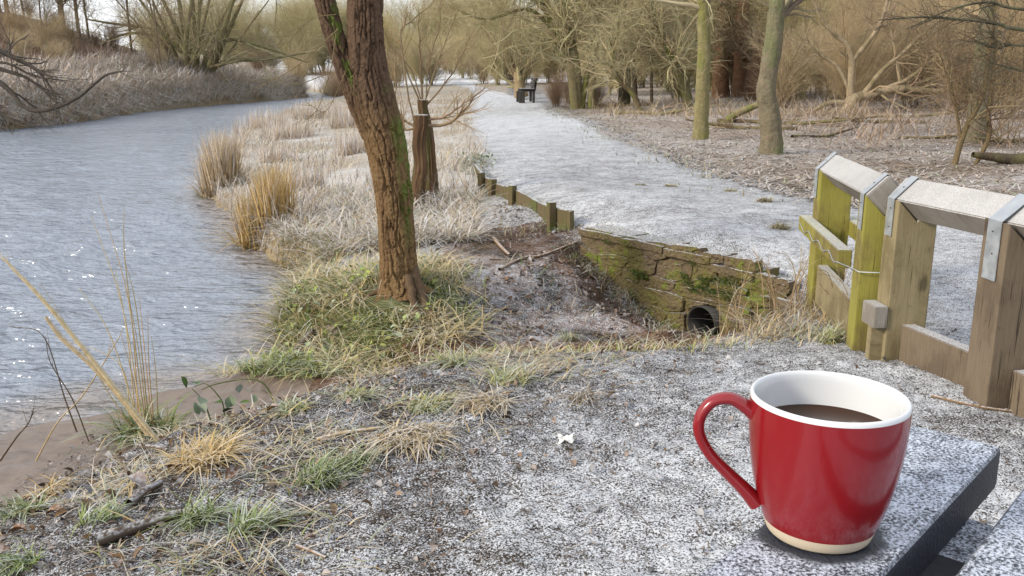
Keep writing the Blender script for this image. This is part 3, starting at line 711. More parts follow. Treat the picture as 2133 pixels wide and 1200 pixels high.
# ------------------------------------------------------------------ trees
def grow(P, R, n, Lr, ang, tr, S, rr, up=0.0, wig=.12, rmin=.002, r=rng, taper=.25, idx=None):
    """n children spread over the parent strands P (N,S,3); returns their points and radii"""
    N, Sp, _ = P.shape
    i = r.integers(0, N, n) if idx is None else idx
    t = r.uniform(tr[0], tr[1], n) * (Sp - 1 - 1e-6); k = t.astype(int); f = (t - k)[:, None]
    p = P[i, k] * (1 - f) + P[i, k + 1] * f; tan = nrm(P[i, k + 1] - P[i, k]); pr = R[i, k] * (1 - f[:, 0]) + R[i, k + 1] * f[:, 0]
    q = nrm(np.cross(tan, nrm(r.normal(size=(n, 3))))); a = r.uniform(ang[0], ang[1], n)[:, None]
    d = nrm(np.cos(a) * tan + np.sin(a) * q); Ln = r.uniform(Lr[0], Lr[1], n) * (1.15 - .5 * t / (Sp - 1)); st = (Ln / (S - 1))[:, None]
    out = [p]
    for _ in range(S - 1):
        d = nrm(d + r.normal(0, wig, (n, 3)) + A([0, 0, up])); p = p + d * st; out.append(p)
    rad = np.maximum(pr * rr * r.uniform(.75, 1.1, n), rmin)[:, None] * np.linspace(1, taper, S)[None]
    return np.stack(out, 1), np.maximum(rad, rmin * .5)
def wobble(P, R, S, amp, r=rng):
    P = spline(P, S); R = np.interp(np.linspace(0, 1, S), np.linspace(0, 1, len(R)), R)
    return P + r.normal(0, amp, P.shape) * np.linspace(.2, 1, S)[:, None], R
def vary(c, n, v=.25, r=rng): return A(c)[None] * r.uniform(1 - v, 1 + v, (n, 1)) * r.uniform(.93, 1.07, (n, 3))
def build_tree(name, label, cat, trunks, levels, cb, ct, loc, K=9, group=None, r=rng, moss=None, rz=0, rough=.06, tname='trunk', cname='crown'):
    """trunks: list of (P,R) in world metres relative to loc; levels: list of grow() settings, each fed by the level before"""
    root = thing(name, label, cat, loc, rz, group)
    S = Soup(); C = Soup(); TP = []; TR = []
    for (P, R) in trunks:
        n = 14; P2, R2 = wobble(P, R, n, rough * R.mean(), r); TP.append(P2); TR.append(R2)
        ns = 40 if K < 12 or R.max() < .06 else 150; KK = (24 if ns == 150 else K) if R.max() > .03 else 6
        V, F, c = tubes(spline(P2, ns), np.interp(np.linspace(0, 1, ns), np.linspace(0, 1, n), R2), KK, cb)
        # knobbly outline
        ctr = np.repeat(spline(P2, ns), KK, 0); V = ctr + (V - ctr) * (1 + .22 * (fbm(V[:, 0] * 9 + V[:, 1] * 7, V[:, 2] * 5, 5, 3) - .45) + (.16 * (fbm(V[:, 0] * 45 + V[:, 1] * 38, V[:, 2] * 16, 6, 3) - .45) if ns == 150 else 0))[:, None]
        c = vary(cb, len(V), .12, r)
        if moss is not None: c = mixc(c, A(moss), np.clip((fbm(V[:, 0] * 6 + V[:, 1] * 4, V[:, 2] * 2.5, 8, 3) - .45) * 6, 0, .75))
        S.add(V, F, c)
    P, R = np.stack(TP), np.stack(TR)
    for j, lv in enumerate(levels):
        lv = dict(lv); acc = lv.pop('to', 'crown'); k_ = lv.pop('K', 3); cc = lv.pop('c', ct)
        Q, q = grow(P, R, r=r, **lv)
        (S if acc == 'trunk' else C).add(*tubes(Q, q, k_, vary(cc, len(Q), .28, r)))
        P, R = Q, q
    S.obj(tname, M_BARK, root, True)
    if C.n: C.obj(cname, M_TWIG, root)
    return root
def rel(pr, loc): return (pr[0] - A(loc), pr[1])
def yz(px, py, Y, dz=0): p = atY(px, py, Y); return (p[0], p[1], hz(p[0], p[1]) + dz)

OLIVE = (.23, .21, .10); OLIVE2 = (.42, .37, .23); TAN = (.42, .325, .20); BROWN = (.175, .125, .08); GREYB = (.26, .25, .20); DARKB = (.085, .07, .055)

# bare shrubs: five shapes, copied through the thicket
def shrub(seed, cb, ct, h, nst, nt1, nt2, spread=.5, thick=.022):
    r = np.random.default_rng(seed); tr = []
    for k in range(nst):
        a = r.uniform(0, 6.283); sp = r.uniform(.1, spread); hh = h * r.uniform(.6, 1.0)
        b = A([r.normal(0, .15), r.normal(0, .15), -.1]); m = b + A([math.cos(a) * sp * hh * .35, math.sin(a) * sp * hh * .35, hh * .5]); e = b + A([math.cos(a) * sp * hh * 1.0, math.sin(a) * sp * hh * 1.0, hh])
        tr.append((A([b, m, e]), A([thick, thick * .7, thick * .25]) * r.uniform(.6, 1.2)))
    o = build_tree('bare_shrub', 'leafless brown shrub in the dense thicket', 'shrub', tr,
        [dict(n=nt1, Lr=(.5 * h / 3, 1.5 * h / 3), ang=(.3, 1.0), tr=(.1, 1), S=5, rr=.5, up=.06, wig=.18, rmin=.004),
         dict(n=nt2, Lr=(.25 * h / 3, .9 * h / 3), ang=(.3, 1.1), tr=(.1, 1), S=4, rr=.6, up=.03, wig=.2, rmin=.0028)], cb, ct, (0, 0, 0), 5, None, r, tname='stems', cname='twigs', rough=.4)
    return o
SH = [shrub(11, BROWN, TAN, 3.6, 12, 420, 3800), shrub(12, BROWN, (.46, .37, .235), 3.0, 14, 420, 3800, .7), shrub(13, OLIVE, (.42, .36, .19), 4.2, 10, 420, 4200, .6, .03), shrub(14, BROWN, (.30, .21, .14), 2.2, 20, 420, 2400, .6, .014), shrub(15, OLIVE, (.46, .40, .22), 5.0, 9, 450, 4600, .6, .04)]
def place(k, x, y, sc, label, group, used=set()):
    z = hz(x, y) - .05; rz = float(rng.uniform(0, 6.28))
    if k not in used:
        used.add(k); o = SH[k]; o.location = (x, y, z); o.rotation_euler = (0, 0, rz); o.scale = (sc,) * 3
    else: o = dup(SH[k], (x, y, z), rz, sc)
    o['label'] = label; o['group'] = group
    return o
rt = np.random.default_rng(77)
# thicket on the right, the nearest row thin, the back rows dense
for row, (Y, n, x0, x1, ks, s0, s1) in enumerate([(20, 6, 9.5, 14.5, (0, 1, 3), .7, .9), (27, 12, 7.5, 19, (0, 1, 1, 0), .75, 1.0), (33, 16, 5.5, 23, (0, 1, 2), .9, 1.2), (41, 20, 4.0, 30, (0, 1, 2, 4), 1.0, 1.35), (52, 22, 3.5, 38, (1, 0, 4, 2), 1.2, 1.6), (66, 22, 4, 46, (4, 2, 0), 1.4, 1.9)]):
    for j in range(n):
        x = x0 + (x1 - x0) * (j + rt.uniform(.1, .9)) / n; y = Y + rt.uniform(-3, 3); place(ks[rt.integers(0, len(ks))], x, y, rt.uniform(s0, s1), 'leafless tangled shrub in the thicket beyond the footpath', 'shrubs of the thicket right of the footpath')
# hedge and trees beyond the field in the middle and on the left
for j in range(12): place((4, 2)[j % 2], -28 + j * 1.05 + rt.uniform(-.4, .4), rt.uniform(102, 114), rt.uniform(1.5, 2.1), 'leafless shrub of the far hedge across the snowy field', 'shrubs of the far hedge')
for j in range(26):
    x = -46 + 66 * (j + rt.uniform(.1, .9)) / 26; y = rt.uniform(98, 118); place((4, 2, 4, 1)[j % 4], x, y, rt.uniform(1.5, 2.3), 'leafless shrub of the far hedge across the snowy field', 'shrubs of the far hedge')
for j in range(34):
    x = -10 + 18 * (j + rt.uniform(.1, .9)) / 34; y = rt.uniform(84, 96) if j % 2 else rt.uniform(70, 80)
    if abs(x - (-2.45 - (y - 66) * .2)) < 1.8: continue
    place((4, 2, 1, 0)[j % 4], x, y, rt.uniform(.8, 1.3), 'yellowish leafless shrub where the footpath bends away', 'shrubs at the bend of the footpath')
for (x, y, k, sc) in ((-12.5, 70, 1, .8), (-13.8, 74, 0, .9), (-11.5, 76, 3, 1.2), (-15.5, 66, 1, .7), (-14.5, 72, 3, 1.2), (-10, 73, 0, .8), (-17.2, 62, 3, 1.0), (-12.7, 66.5, 3, 1.1), (-13.2, 68.5, 1, .65), (-16.4, 70, 0, .8)):
    place(k, x, y, sc, 'low brown leafless bush on the bank where the river bends', 'bushes at the river bend')
for j in range(34):
    x = rt.uniform(-38, -17); y = rt.uniform(41, 54)
    if seg_dist(A([x]), A([y]), FAR)[0] > 2.5: place((0, 3, 1, 3)[j % 4], x, y, rt.uniform(.35, .75), 'small leafless scrub bush on the brown hill across the river', 'scrub on the brown hill')
for (x, y, sc) in ((-8.5, 128, 2.0), (-6.5, 132, 2.2), (-4.5, 127, 1.9), (-2.5, 131, 2.1), (-10.5, 131, 2.0)): place(4, x, y, sc, 'leafless shrub of the far hedge across the snowy field', 'shrubs of the far hedge')
for (x, y, sc) in ((2.0, 31.5, .55), (1.6, 33, .5), (2.8, 30.2, .5), (1.45, 30.2, .42)):
    place(3, x, y, sc, 'reddish brown bramble bush beside the dark bench', 'bramble bushes by the bench')

# willow on the far bank
Y = 52.; loc = yz(400, 150, Y)
r_ = np.random.default_rng(5); tr = []
for k in range(15):
    a = -1 + 2 * k / 14 + r_.normal(0, .05); top = -190 - 60 * r_.random(); b = atY(400 + a * 24 + r_.normal(0, 4), 152, Y) + A([0, r_.normal(0, .4), -.45])
    m = atY(400 + a * 75 + r_.normal(0, 8), 80 + 22 * abs(a), Y) + A([0, r_.normal(0, .8), 0]); e = atY(400 + a * 190 + r_.normal(0, 22), top + 150 * abs(a), Y) + A([0, r_.normal(0, 2.), 0])
    tr.append(rel((A([b, m, e]), A([.27, .15, .05]) * r_.uniform(.35, 1.1)), loc))
for pts in ([(432, 148, 12), (480, 128, 9), (560, 122, 6), (650, 108, 3)], [(425, 135, 10), (470, 85, 8), (540, 95, 6), (640, 130, 3)], [(380, 110, 8), (320, 62, 6), (240, 50, 5), (180, 40, 3)], [(372, 95, 7), (300, 70, 5), (235, 78, 4), (215, 95, 2)]):
    tr.append(rel(polyY(Y, pts), loc))
build_tree('willow_tree', 'spreading many-stemmed leafless willow on the far river bank', 'tree', tr,
  [dict(n=120, Lr=(1.4, 3.4), ang=(.25, 1.1), tr=(.2, .95), S=6, rr=.5, up=.04, wig=.18, rmin=.012, K=4), dict(n=1000, Lr=(.7, 2.2), ang=(.3, 1.0), tr=(.1, 1), S=5, rr=.6, up=.03, wig=.18, rmin=.007), dict(n=3600, Lr=(.4, 1.2), ang=(.3, 1.0), tr=(.1, 1), S=4, rr=.6, up=-.03, wig=.2, rmin=.005)],
  (.21, .18, .10), (.37, .32, .19), loc, 8, None, r_, moss=(.19, .185, .07))

# trees on the hill, left
hp_ = [(18, 22, 9, 40), (52, 18, 5, 40), (88, 20, 4, 75), (128, 26, 12, 30), (160, 30, 8, 30), (100, 46, 3, 92), (182, 40, 5, 45), (45, 45, 3, 95), (270, 16, 5, 60), (330, 40, 4, 70), (5, 14, 7, 60)]
labs = ['tall leafless tree crowning the brown hill across the river', 'slender pale sapling on the slope of the brown hill']
for k, (px, dy, wd, py) in enumerate(hp_):
    Yh = 52. if py < 70 else 47.; p = atY(px, py, Yh); loc = (p[0], Yh, hz(p[0], Yh) - .1); lean = rng.normal(0, .3); big = wd > 4
    P = A([(0, 0, 0), (lean * .4, 0, 3.0), (lean, .2, 6.5), (lean * 1.5, 0, 10)]) * (1 if big else .55); R = A([1, .8, .6, .25]) * wd * .5 * Yh / FPX
    build_tree('hill_tree', labs[0] if big else labs[1], 'tree', [(P, R)],
      [dict(n=26, Lr=(1.2, 3.0), ang=(.5, 1.2), tr=(.12, 1), S=6, rr=.4, up=.08, wig=.16, rmin=.012, K=4), dict(n=260, Lr=(.6, 1.8), ang=(.4, 1.1), tr=(.1, 1), S=5, rr=.55, up=.03, wig=.2, rmin=.008), dict(n=900, Lr=(.3, .9), ang=(.4, 1.1), tr=(.1, 1), S=4, rr=.6, wig=.2, rmin=.006)],
      (.15, .115, .08) if wd > 3 else (.30, .26, .19), (.20, .155, .10), loc, 7, 'trees on the brown hill', np.random.default_rng(100 + k))

# limbs reaching over the water from a tree that stands left of the view
Y = 25.5; loc = (-17.6, Y, hz(-17.6, 26.5))
tr = [(A([(0, .8, -.2), (.1, .6, 1.5), (-.2, .5, 4)]), A([.22, .18, .12]))]
for pts in ([(-120, 40, 16), (0, 105, 9), (60, 135, 7), (110, 165, 3)], [(-130, 90, 14), (-10, 140, 9), (60, 165, 6), (120, 215, 3)], [(-120, 120, 14), (0, 172, 11), (50, 222, 9), (95, 230, 8), (160, 205, 6), (215, 160, 5), (255, 148, 3)], [(-100, 60, 10), (20, 118, 6), (80, 150, 5), (112, 195, 4), (118, 215, 3)], [(-110, 150, 10), (0, 130, 5), (70, 158, 4), (130, 168, 2)], [(-60, 210, 8), (0, 235, 6), (30, 255, 4), (60, 265, 2)]):
    P, R = polyY(Y, pts, -.25); tr.append(rel((P, R), loc))
build_tree('leaning_tree', 'dark leafless tree with low limbs drooping over the far waterside', 'tree', tr, [dict(n=70, Lr=(.4, 1.3), ang=(.3, 1.0), tr=(.2, 1), S=6, rr=.5, up=.02, wig=.2, rmin=.008, K=4), dict(n=420, Lr=(.2, .7), ang=(.3, 1.0), tr=(.1, 1), S=5, rr=.6, wig=.2, rmin=.005)],
  (.07, .058, .048), (.085, .07, .058), loc, 7, None, np.random.default_rng(8))

# pollard willow and a broad rust-brown larch behind the bench
Y = 39.; loc = yz(1082, 200, Y); r_ = np.random.default_rng(9)
tr = [rel(polyY(Y, [(1086, 202, 30), (1083, 185, 24), (1080, 158, 20), (1080, 145, 18)]), loc)]
for k in range(22):
    a = -1 + 2 * k / 21; tr.append(rel((A([atY(1080 + a * 8, 160, Y), atY(1080 + a * 32, 110 + 14 * abs(a), Y) + A([0, r_.normal(0, .4), 0]), atY(1080 + a * 95 + r_.normal(0, 10), -30 + 60 * abs(a), Y) + A([0, r_.normal(0, 1), 0])]), A([.07, .045, .014]) * r_.uniform(.6, 1)), loc))
build_tree('pollard_willow', 'pollarded willow with straight upright shoots behind the bench', 'tree', tr, [dict(n=240, Lr=(.6, 1.8), ang=(.15, .5), tr=(.2, 1), S=5, rr=.5, up=.08, wig=.1, rmin=.008), dict(n=900, Lr=(.3, 1.0), ang=(.2, .7), tr=(.1, 1), S=4, rr=.6, up=.04, wig=.15, rmin=.005)], (.30, .225, .13), (.34, .28, .15), loc, 8, None, r_)
p = atY(925, 100, 120.); loc = (p[0], 120., hz(p[0], 120.)); P = A([(0, 0, 0), (0, 0, 8), (0, 0, 17)])
build_tree('larch_tree', 'broad cone shaped rust brown tree beyond the snowy field', 'tree', [(P, A([.3, .2, .04]))], [dict(n=260, Lr=(1.5, 4.2), ang=(1.3, 1.7), tr=(.1, 1), S=5, rr=.35, up=-.02, wig=.08, rmin=.03), dict(n=2600, Lr=(.6, 1.6), ang=(.5, 1.3), tr=(.1, 1), S=3, rr=.6, wig=.2, rmin=.022)], (.2, .12, .07), (.30, .20, .11), loc, 6, None, np.random.default_rng(3))

# many-stemmed mossy trees right of the bench
Y = 29.; loc = yz(1205, 222, Y); r_ = np.random.default_rng(21)
st = [[(1200, 226, 24), (1192, 150, 22), (1180, 110, 16), (1150, 40, 13), (1120, -40, 10)], [(1205, 225, 20), (1200, 140, 19), (1185, 60, 16), (1170, -20, 12), (1160, -120, 8)], [(1232, 225, 17), (1235, 130, 15), (1240, 60, 12), (1262, -30, 9), (1270, -120, 6)], [(1212, 225, 12), (1225, 150, 11), (1260, 60, 9), (1330, -20, 7)], [(1190, 150, 14), (1165, 105, 12), (1140, 30, 9), (1090, -20, 6), (1020, -30, 4)], [(1235, 140, 9), (1290, 70, 8), (1350, 20, 6), (1420, -10, 4)], [(1160, 70, 8), (1100, 20, 7), (1010, 40, 5), (930, 10, 3)]]
build_tree('mossy_tree', 'big many-stemmed tree with yellow-green twigs beside the bench', 'tree', [rel(polyY(Y, q), loc) for q in st],
  [dict(n=150, Lr=(1.2, 3.2), ang=(.4, 1.2), tr=(.35, 1), S=7, rr=.45, up=-.02, wig=.2, rmin=.010, K=4), dict(n=1700, Lr=(.6, 1.9), ang=(.4, 1.1), tr=(.1, 1), S=6, rr=.55, up=-.02, wig=.25, rmin=.006), dict(n=6500, Lr=(.3, .9), ang=(.4, 1.1), tr=(.1, 1), S=4, rr=.6, up=-.02, wig=.25, rmin=.0045)],
  (.19, .16, .085), (.44, .385, .225), loc, 9, None, r_, moss=(.17, .185, .04))
def forest(name, label, Y, stems, lv=(40, 380, 1400), cb=OLIVE, ct=OLIVE2, seed=1, moss=(.17, .18, .045), Ls=1.0, group=None, up=-.02, base=None, t0=.3):
    b = stems[0][0] if base is None else base; loc = yz(b[0], b[1], Y)
    pr = [rel(polyY(Y, q), loc) for q in stems]
    for q, (P, R) in zip(stems, pr):
        if q[0][1] == stems[0][0][1]: P[0, 2] = min(P[0, 2], 0) - .12
    return build_tree(name, label, 'tree', pr,
      [dict(n=lv[0], Lr=(.7 * Ls, 2.2 * Ls), ang=(.5, 1.3), tr=(t0, 1), S=7, rr=.4, up=up, wig=.2, rmin=.007, K=4), dict(n=lv[1], Lr=(.4 * Ls, 1.3 * Ls), ang=(.4, 1.1), tr=(.1, 1), S=5, rr=.55, up=up, wig=.24, rmin=.0045), dict(n=lv[2], Lr=(.2 * Ls, .7 * Ls), ang=(.4, 1.1), tr=(.1, 1), S=4, rr=.6, up=up, wig=.24, rmin=.0032)],
      cb, ct, loc, 12, group, np.random.default_rng(seed), moss)
forest('mossy_tree', 'upright dark trunk with mossy foot behind a thin slanting trunk', 31., [[(1300, 217, 26), (1302, 150, 22), (1296, 80, 20), (1300, 0, 18), (1298, -140, 12)]], (60, 900, 3200), (.12, .10, .065), (.40, .35, .21), 31, Ls=1.3)
forest('leaning_tree', 'thin slanting trunk propped beside the upright dark trunk', 27., [[(1338, 234, 12), (1318, 195, 12), (1285, 160, 11), (1275, 120, 8), (1290, 40, 6)]], (30, 300, 1100), (.16, .125, .07), OLIVE2, 32)
forest('leaning_tree', 'mossy trunk leaning far over left of the lichen-pale straight trunk', 27., [[(1440, 224, 20), (1428, 190, 20), (1405, 130, 17), (1370, 60, 13), (1355, -20, 10), (1350, -120, 7)]], (60, 800, 2800), (.13, .115, .055), (.40, .35, .21), 33, Ls=1.1)
forest('slender_tree', 'straight slender trunk pale with lichen and mossy foot', 14.36, [[(1459, 294, 38), (1460, 262, 31), (1463, 200, 28), (1466, 100, 27), (1466, 0, 25), (1470, -130, 22), (1472, -330, 14)], [(1465, -100, 10), (1430, -170, 7), (1380, -220, 4)], [(1468, -40, 8), (1500, -120, 6), (1560, -190, 3)]], (46, 260, 900), (.245, .215, .105), OLIVE2, 34, t0=.62, moss=(.20, .20, .06), Ls=.8)
forest('slender_tree', 'grey-green curved trunk with swollen foot at the path edge', 11.61, [[(1606, 328, 54), (1607, 285, 44), (1602, 235, 42), (1596, 180, 38), (1608, 110, 36), (1618, 30, 34), (1624, -60, 32), (1632, -320, 20)], [(1626, -70, 12), (1680, -170, 8), (1760, -260, 4)], [(1620, -40, 10), (1560, -130, 7), (1500, -240, 3)]], (46, 240, 800), (.205, .175, .115), (.22, .19, .14), 35, t0=.62, moss=(.165, .185, .085), Ls=.7)
forest('redwood_tree', 'red-brown ridged conifer trunk, thicker of a close pair', 34., [[(1502, 212, 38), (1502, 160, 32), (1508, 60, 31), (1512, -60, 28), (1514, -300, 20)]], (20, 120, 300), (.20, .105, .060), BROWN, 36, moss=(.17, .115, .065))
forest('redwood_tree', 'red-brown ridged conifer trunk, slimmer of a close pair', 33.5, [[(1540, 214, 36), (1541, 160, 27), (1546, 60, 26), (1546, -60, 24), (1546, -300, 16)]], (20, 120, 300), (.205, .110, .062), BROWN, 37, moss=(.17, .115, .065))
forest('hollow_tree', 'hollow broken rust-brown trunk beside the red-brown conifers', 31., [[(1566, 214, 34), (1567, 170, 30), (1572, 130, 22), (1580, 100, 9)], [(1575, 160, 14), (1590, 110, 10), (1600, 60, 6)]], (10, 60, 160), (.15, .085, .052), BROWN, 38, moss=(.13, .08, .05))
forest('slender_tree', 'thick grey trunk standing in brush behind the forked sapling', 13.65, [[(2036, 302, 48), (2038, 260, 42), (2046, 160, 38), (2056, 60, 36), (2064, -60, 32), (2075, -330, 20)]], (30, 200, 800), (.20, .175, .115), TAN, 39, t0=.62, moss=(.16, .165, .08), Ls=.8)
forest('forked_sapling', 'thin forked sapling rising from two slanting feet behind the fence', 10.2, [[(1984, 347, 12), (2000, 300, 12), (2014, 262, 11), (2030, 235, 9), (2050, 190, 8), (2062, 100, 6), (2080, -20, 4)], [(2026, 352, 9), (2050, 310, 9), (2062, 275, 9), (2058, 240, 8), (2066, 180, 6), (2072, 90, 5), (2060, -30, 3)], [(2002, 295, 7), (1995, 250, 6), (1985, 200, 5), (1960, 120, 3)]], (70, 340, 900), (.19, .14, .075), (.22, .165, .10), 40, Ls=.5, moss=(.2, .15, .08), up=.03)
# fallen tree: root plate, lying trunk, white upright limbs
fl = [[(1765, 232, 34), (1775, 208, 26), (1800, 200, 18), (1850, 188, 18), (1900, 186, 15), (1950, 190, 12), (1990, 184, 8), (2060, 172, 4)], [(1772, 215, 18), (1772, 170, 15), (1774, 128, 13), (1765, 95, 10), (1735, 70, 9), (1708, 35, 7), (1690, -20, 5)], [(1774, 128, 11), (1810, 85, 9), (1835, 45, 8), (1852, -10, 6), (1870, -80, 4)], [(1768, 185, 8), (1745, 140, 7), (1710, 115, 6), (1680, 88, 5), (1650, 60, 3)], [(1800, 195, 12), (1835, 150, 9), (1880, 110, 8), (1940, 55, 7), (2020, 0, 4)], [(1830, 190, 10), (1890, 165, 8), (1950, 120, 7), (2020, 80, 5), (2100, 60, 3)], [(1875, 175, 6), (1866, 120, 5), (1858, 70, 4), (1850, 40, 2)], [(1880, 186, 8), (1950, 160, 7), (1990, 148, 5), (2070, 118, 3)], [(1765, 215, 12), (1725, 215, 9), (1680, 240, 7), (1640, 255, 5)]]
forest('fallen_tree', 'toppled pale-limbed tree with upturned root mass in the thicket', 23., fl, (110, 500, 1300), (.36, .285, .185), (.28, .215, .14), 41, moss=(.20, .165, .085), Ls=.8, base=(1765, 236))
forest('fallen_log', 'mossy log slanting on the ground between the two slender trunks', 19., [[(1490, 262, 16), (1530, 240, 15), (1570, 222, 13), (1610, 205, 8)]], (8, 20, 40), (.25, .21, .11), TAN, 42, Ls=.3)
rk = np.random.default_rng(404)
for k in range(16):
    Yt = rk.uniform(26, 46); px = rk.uniform(1250, 2120); wd = rk.uniform(4, 12); ln_ = rk.normal(0, 26)
    forest('thin_tree', 'thin dark leafless trunk among the thicket shrubs' if wd < 8 else 'stouter dark leafless trunk among the thicket shrubs', Yt, [[(px, 155 + 1850 * 1.0 / Yt, wd * 1.3), (px + ln_ * .3, 130, wd), (px + ln_ * .7, 50, wd * .85), (px + ln_, -40, wd * .7), (px + ln_ * 1.5, -200, wd * .4)]], (24, 160, 420), (.10, .075, .05) if k % 3 else (.33, .27, .18), (.30, .22, .14), 600 + k, Ls=1.0, group='thin trunks in the thicket', moss=(.15, .13, .07))
# fallen branches on the woodland floor
fbs = [((1655, 262, 3.0, .05), 'pale fallen branch beside the curved grey-green trunk'), ((1830, 262, 2.2, .05), 'fallen branch in the stalks before the toppled tree'), ((1900, 250, 2.6, .04), 'twiggy fallen branch behind the forked sapling'), ((1540, 268, 2.0, .05), 'mossy fallen branch between the slender trunks'), ((1380, 236, 2.5, .06), 'dark fallen branch below the leaning mossy trunk'), ((2090, 300, 1.5, .05), 'rotten fallen branch beside the thick grey trunk'), ((1720, 285, 1.6, .03), 'thin fallen branch on open leaf litter'), ((1290, 222, 2.4, .06), 'fallen branch at the foot of the upright dark trunk'), ((1960, 290, 1.4, .03), 'bent fallen branch near the forked sapling feet'), ((2110, 345, 1.1, .09), 'short rotten log lying behind the fence')]
for k, ((px, py, ln_, rad), lb) in enumerate(fbs):
    r = np.random.default_rng(900 + k); p = at(px, py, .04); loc = (p[0], p[1], hz(p[0], p[1])); a = r.uniform(-.5, .5) + (math.pi if k % 2 else 0); d = A([math.cos(a), math.sin(a) * 1.5, 0]); pts = []
    for t_ in np.linspace(-.5, .5, 5):
        q = d * ln_ * t_; pts.append((q[0], q[1], hz(loc[0] + q[0], loc[1] + q[1]) - loc[2] + rad * .6 + (.25 * max(t_, 0) * ln_ * .5)))
    build_tree('fallen_branch', lb, 'branch', [(A(pts), A([1, .9, .75, .6, .35]) * rad)], [dict(n=14, Lr=(.3, 1.1), ang=(.4, 1.1), tr=(.3, 1), S=6, rr=.45, up=.06, wig=.2, rmin=.006, K=4), dict(n=70, Lr=(.15, .5), ang=(.4, 1.1), tr=(.2, 1), S=4, rr=.6, wig=.2, rmin=.004)] if rad < .08 else [], (.27, .21, .13) if k % 3 else (.12, .09, .06), (.30, .23, .15), loc, 7, 'fallen branches on the woodland floor', r, moss=(.20, .18, .08))
# dark limbs entering from the right
Y = 9.5; loc = (7.4, Y, hz(7.4, Y))
tr = [(A([(0, 0, -.2), (.1, 0, 1.2), (0, .1, 3)]), A([.12, .10, .07]))]
for q in ([(2440, 90, 14), (2133, 62, 8), (2080, 50, 7), (2000, 40, 5), (1920, 36, 4), (1830, 42, 2)], [(2440, 40, 12), (2133, 20, 6), (2060, 5, 5), (1980, 20, 3), (1890, 60, 2)], [(2440, 130, 10), (2133, 95, 5), (2080, 100, 4), (2030, 85, 3)], [(2440, 240, 10), (2200, 180, 5), (2133, 150, 4), (2060, 130, 2)]): tr.append(rel(polyY(Y, q), loc))
build_tree('leaning_tree', 'dark twiggy limbs reaching in over the fence from a leafless tree', 'tree', tr, [dict(n=110, Lr=(.2, .8), ang=(.4, 1.1), tr=(.25, 1), S=6, rr=.5, up=.0, wig=.22, rmin=.0035, K=3), dict(n=520, Lr=(.1, .45), ang=(.4, 1.1), tr=(.1, 1), S=5, rr=.6, wig=.22, rmin=.002)], (.085, .078, .055), (.11, .095, .065), loc, 8, None, np.random.default_rng(18), moss=(.15, .16, .09))

# ------------------------------------------------------------------ the forked tree on the mound, bark in relief
TY = 5.11; tloc = (-.66, TY, -.15); rb = np.random.default_rng(2)
def bark_limb(pts, nu=150, nv=420, seed=1, flare=0.0, depth=.017):
    P, R = polyY(TY, pts); Ln = np.linalg.norm(np.diff(P, axis=0), axis=1).sum()
    P = spline(P, nv); R = np.interp(np.linspace(0, 1, nv), np.linspace(0, 1, len(R)), R)
    V, F, _ = tubes(P - A(tloc), np.ones(nv), nu); V = V.reshape(nv, nu, 3); ctr = (P - A(tloc))[:, None]; d = V - ctr
    ang = np.arange(nu) * 2 * math.pi / nu; sl_ = np.linspace(0, Ln, nv)
    r_m = R.mean(); U = np.broadcast_to(ang * r_m, (nv, nu)); W_ = np.broadcast_to(sl_[:, None], (nv, nu))
    # wrap-around: blend noise across the seam
    def nf(sx, sy, sd, o):
        a = fbm(U * sx, W_ * sy, sd, o); b = fbm((U - 2 * math.pi * r_m) * sx, W_ * sy, sd, o); t_ = np.broadcast_to(ang / (2 * math.pi), (nv, nu)); t_ = sstep(.8, 1., t_); return a * (1 - t_) + b * t_
    warp = (nf(14, 5, seed + 5, 3) - .45) * .022
    U0 = U; U = U + warp; rid = 1 - np.abs(2.6 * (nf(40, 4.2, seed, 2) / .75 - .5)); U = U0
    rid2 = 1 - np.abs(2.6 * (nf(75, 16, seed + 2, 2) / .75 - .5))
    groove = sstep(.80, .97, rid) + .35 * sstep(.86, .99, rid2)
    lump = (nf(6, 2.2, seed + 9, 2) - .4) * .022
    rad = R[:, None] + lump * (R[:, None] / .11) - depth * groove + .011 * (nf(90, 40, seed + 12, 2) - .4)
    if flare:
        fl_ = np.exp(-sl_ / .10)[:, None]; rad = rad * (1 + flare * fl_ * (.55 + .45 * np.cos(ang * 5 + 1.2)[None]))
    V = ctr + d * rad[..., None]
    tint = nf(5, 2.2, seed + 20, 3); c = mixc(A([.16, .095, .042]), A([.25, .165, .08]), np.clip(tint * 1.6 - .2, 0, 1)); c = mixc(c, A([.15, .085, .045]), np.clip(nf(40, 3, seed + 30, 3) * 2.4 - .95, 0, .7))
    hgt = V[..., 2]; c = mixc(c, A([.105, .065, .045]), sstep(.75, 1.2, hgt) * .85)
    right = d[..., 0]; mz = sstep(.30, .75, right) * sstep(.15, .45, hgt) * sstep(1.25, .85, hgt) if seed < 50 else sstep(-.2, .4, right) * sstep(.70, .85, hgt) * sstep(1.75, 1.35, hgt) * 1.6
    mz = np.clip(mz * np.clip((nf(26, 13, seed + 40, 3) - .36) * 6, 0, 1), 0, 1); c = mixc(c, A([.115, .15, .030]), mz * .92)
    V = V + d * (mz * .010 * nf(70, 70, seed + 44, 2))[..., None]
    return V.reshape(-1, 3), F, c.reshape(-1, 3)
ft = thing('forked_tree', 'near leaning tree forking in two with deeply furrowed orange-brown bark', 'tree', tloc)
def mat_bark():
    k = NT('furrowed_bark'); c = k.attr('Col').outputs['Color']; n = k.noise(75, 6, .75, (1, 1, .3)); c = k.mix(1., c, k.mix(n, (.45,) * 3, (1.55,) * 3), 'MULTIPLY'); k.bump(n, 1.0, .014); return k.done(c, .85, spec=.25)
M_FBARK = mat_bark()
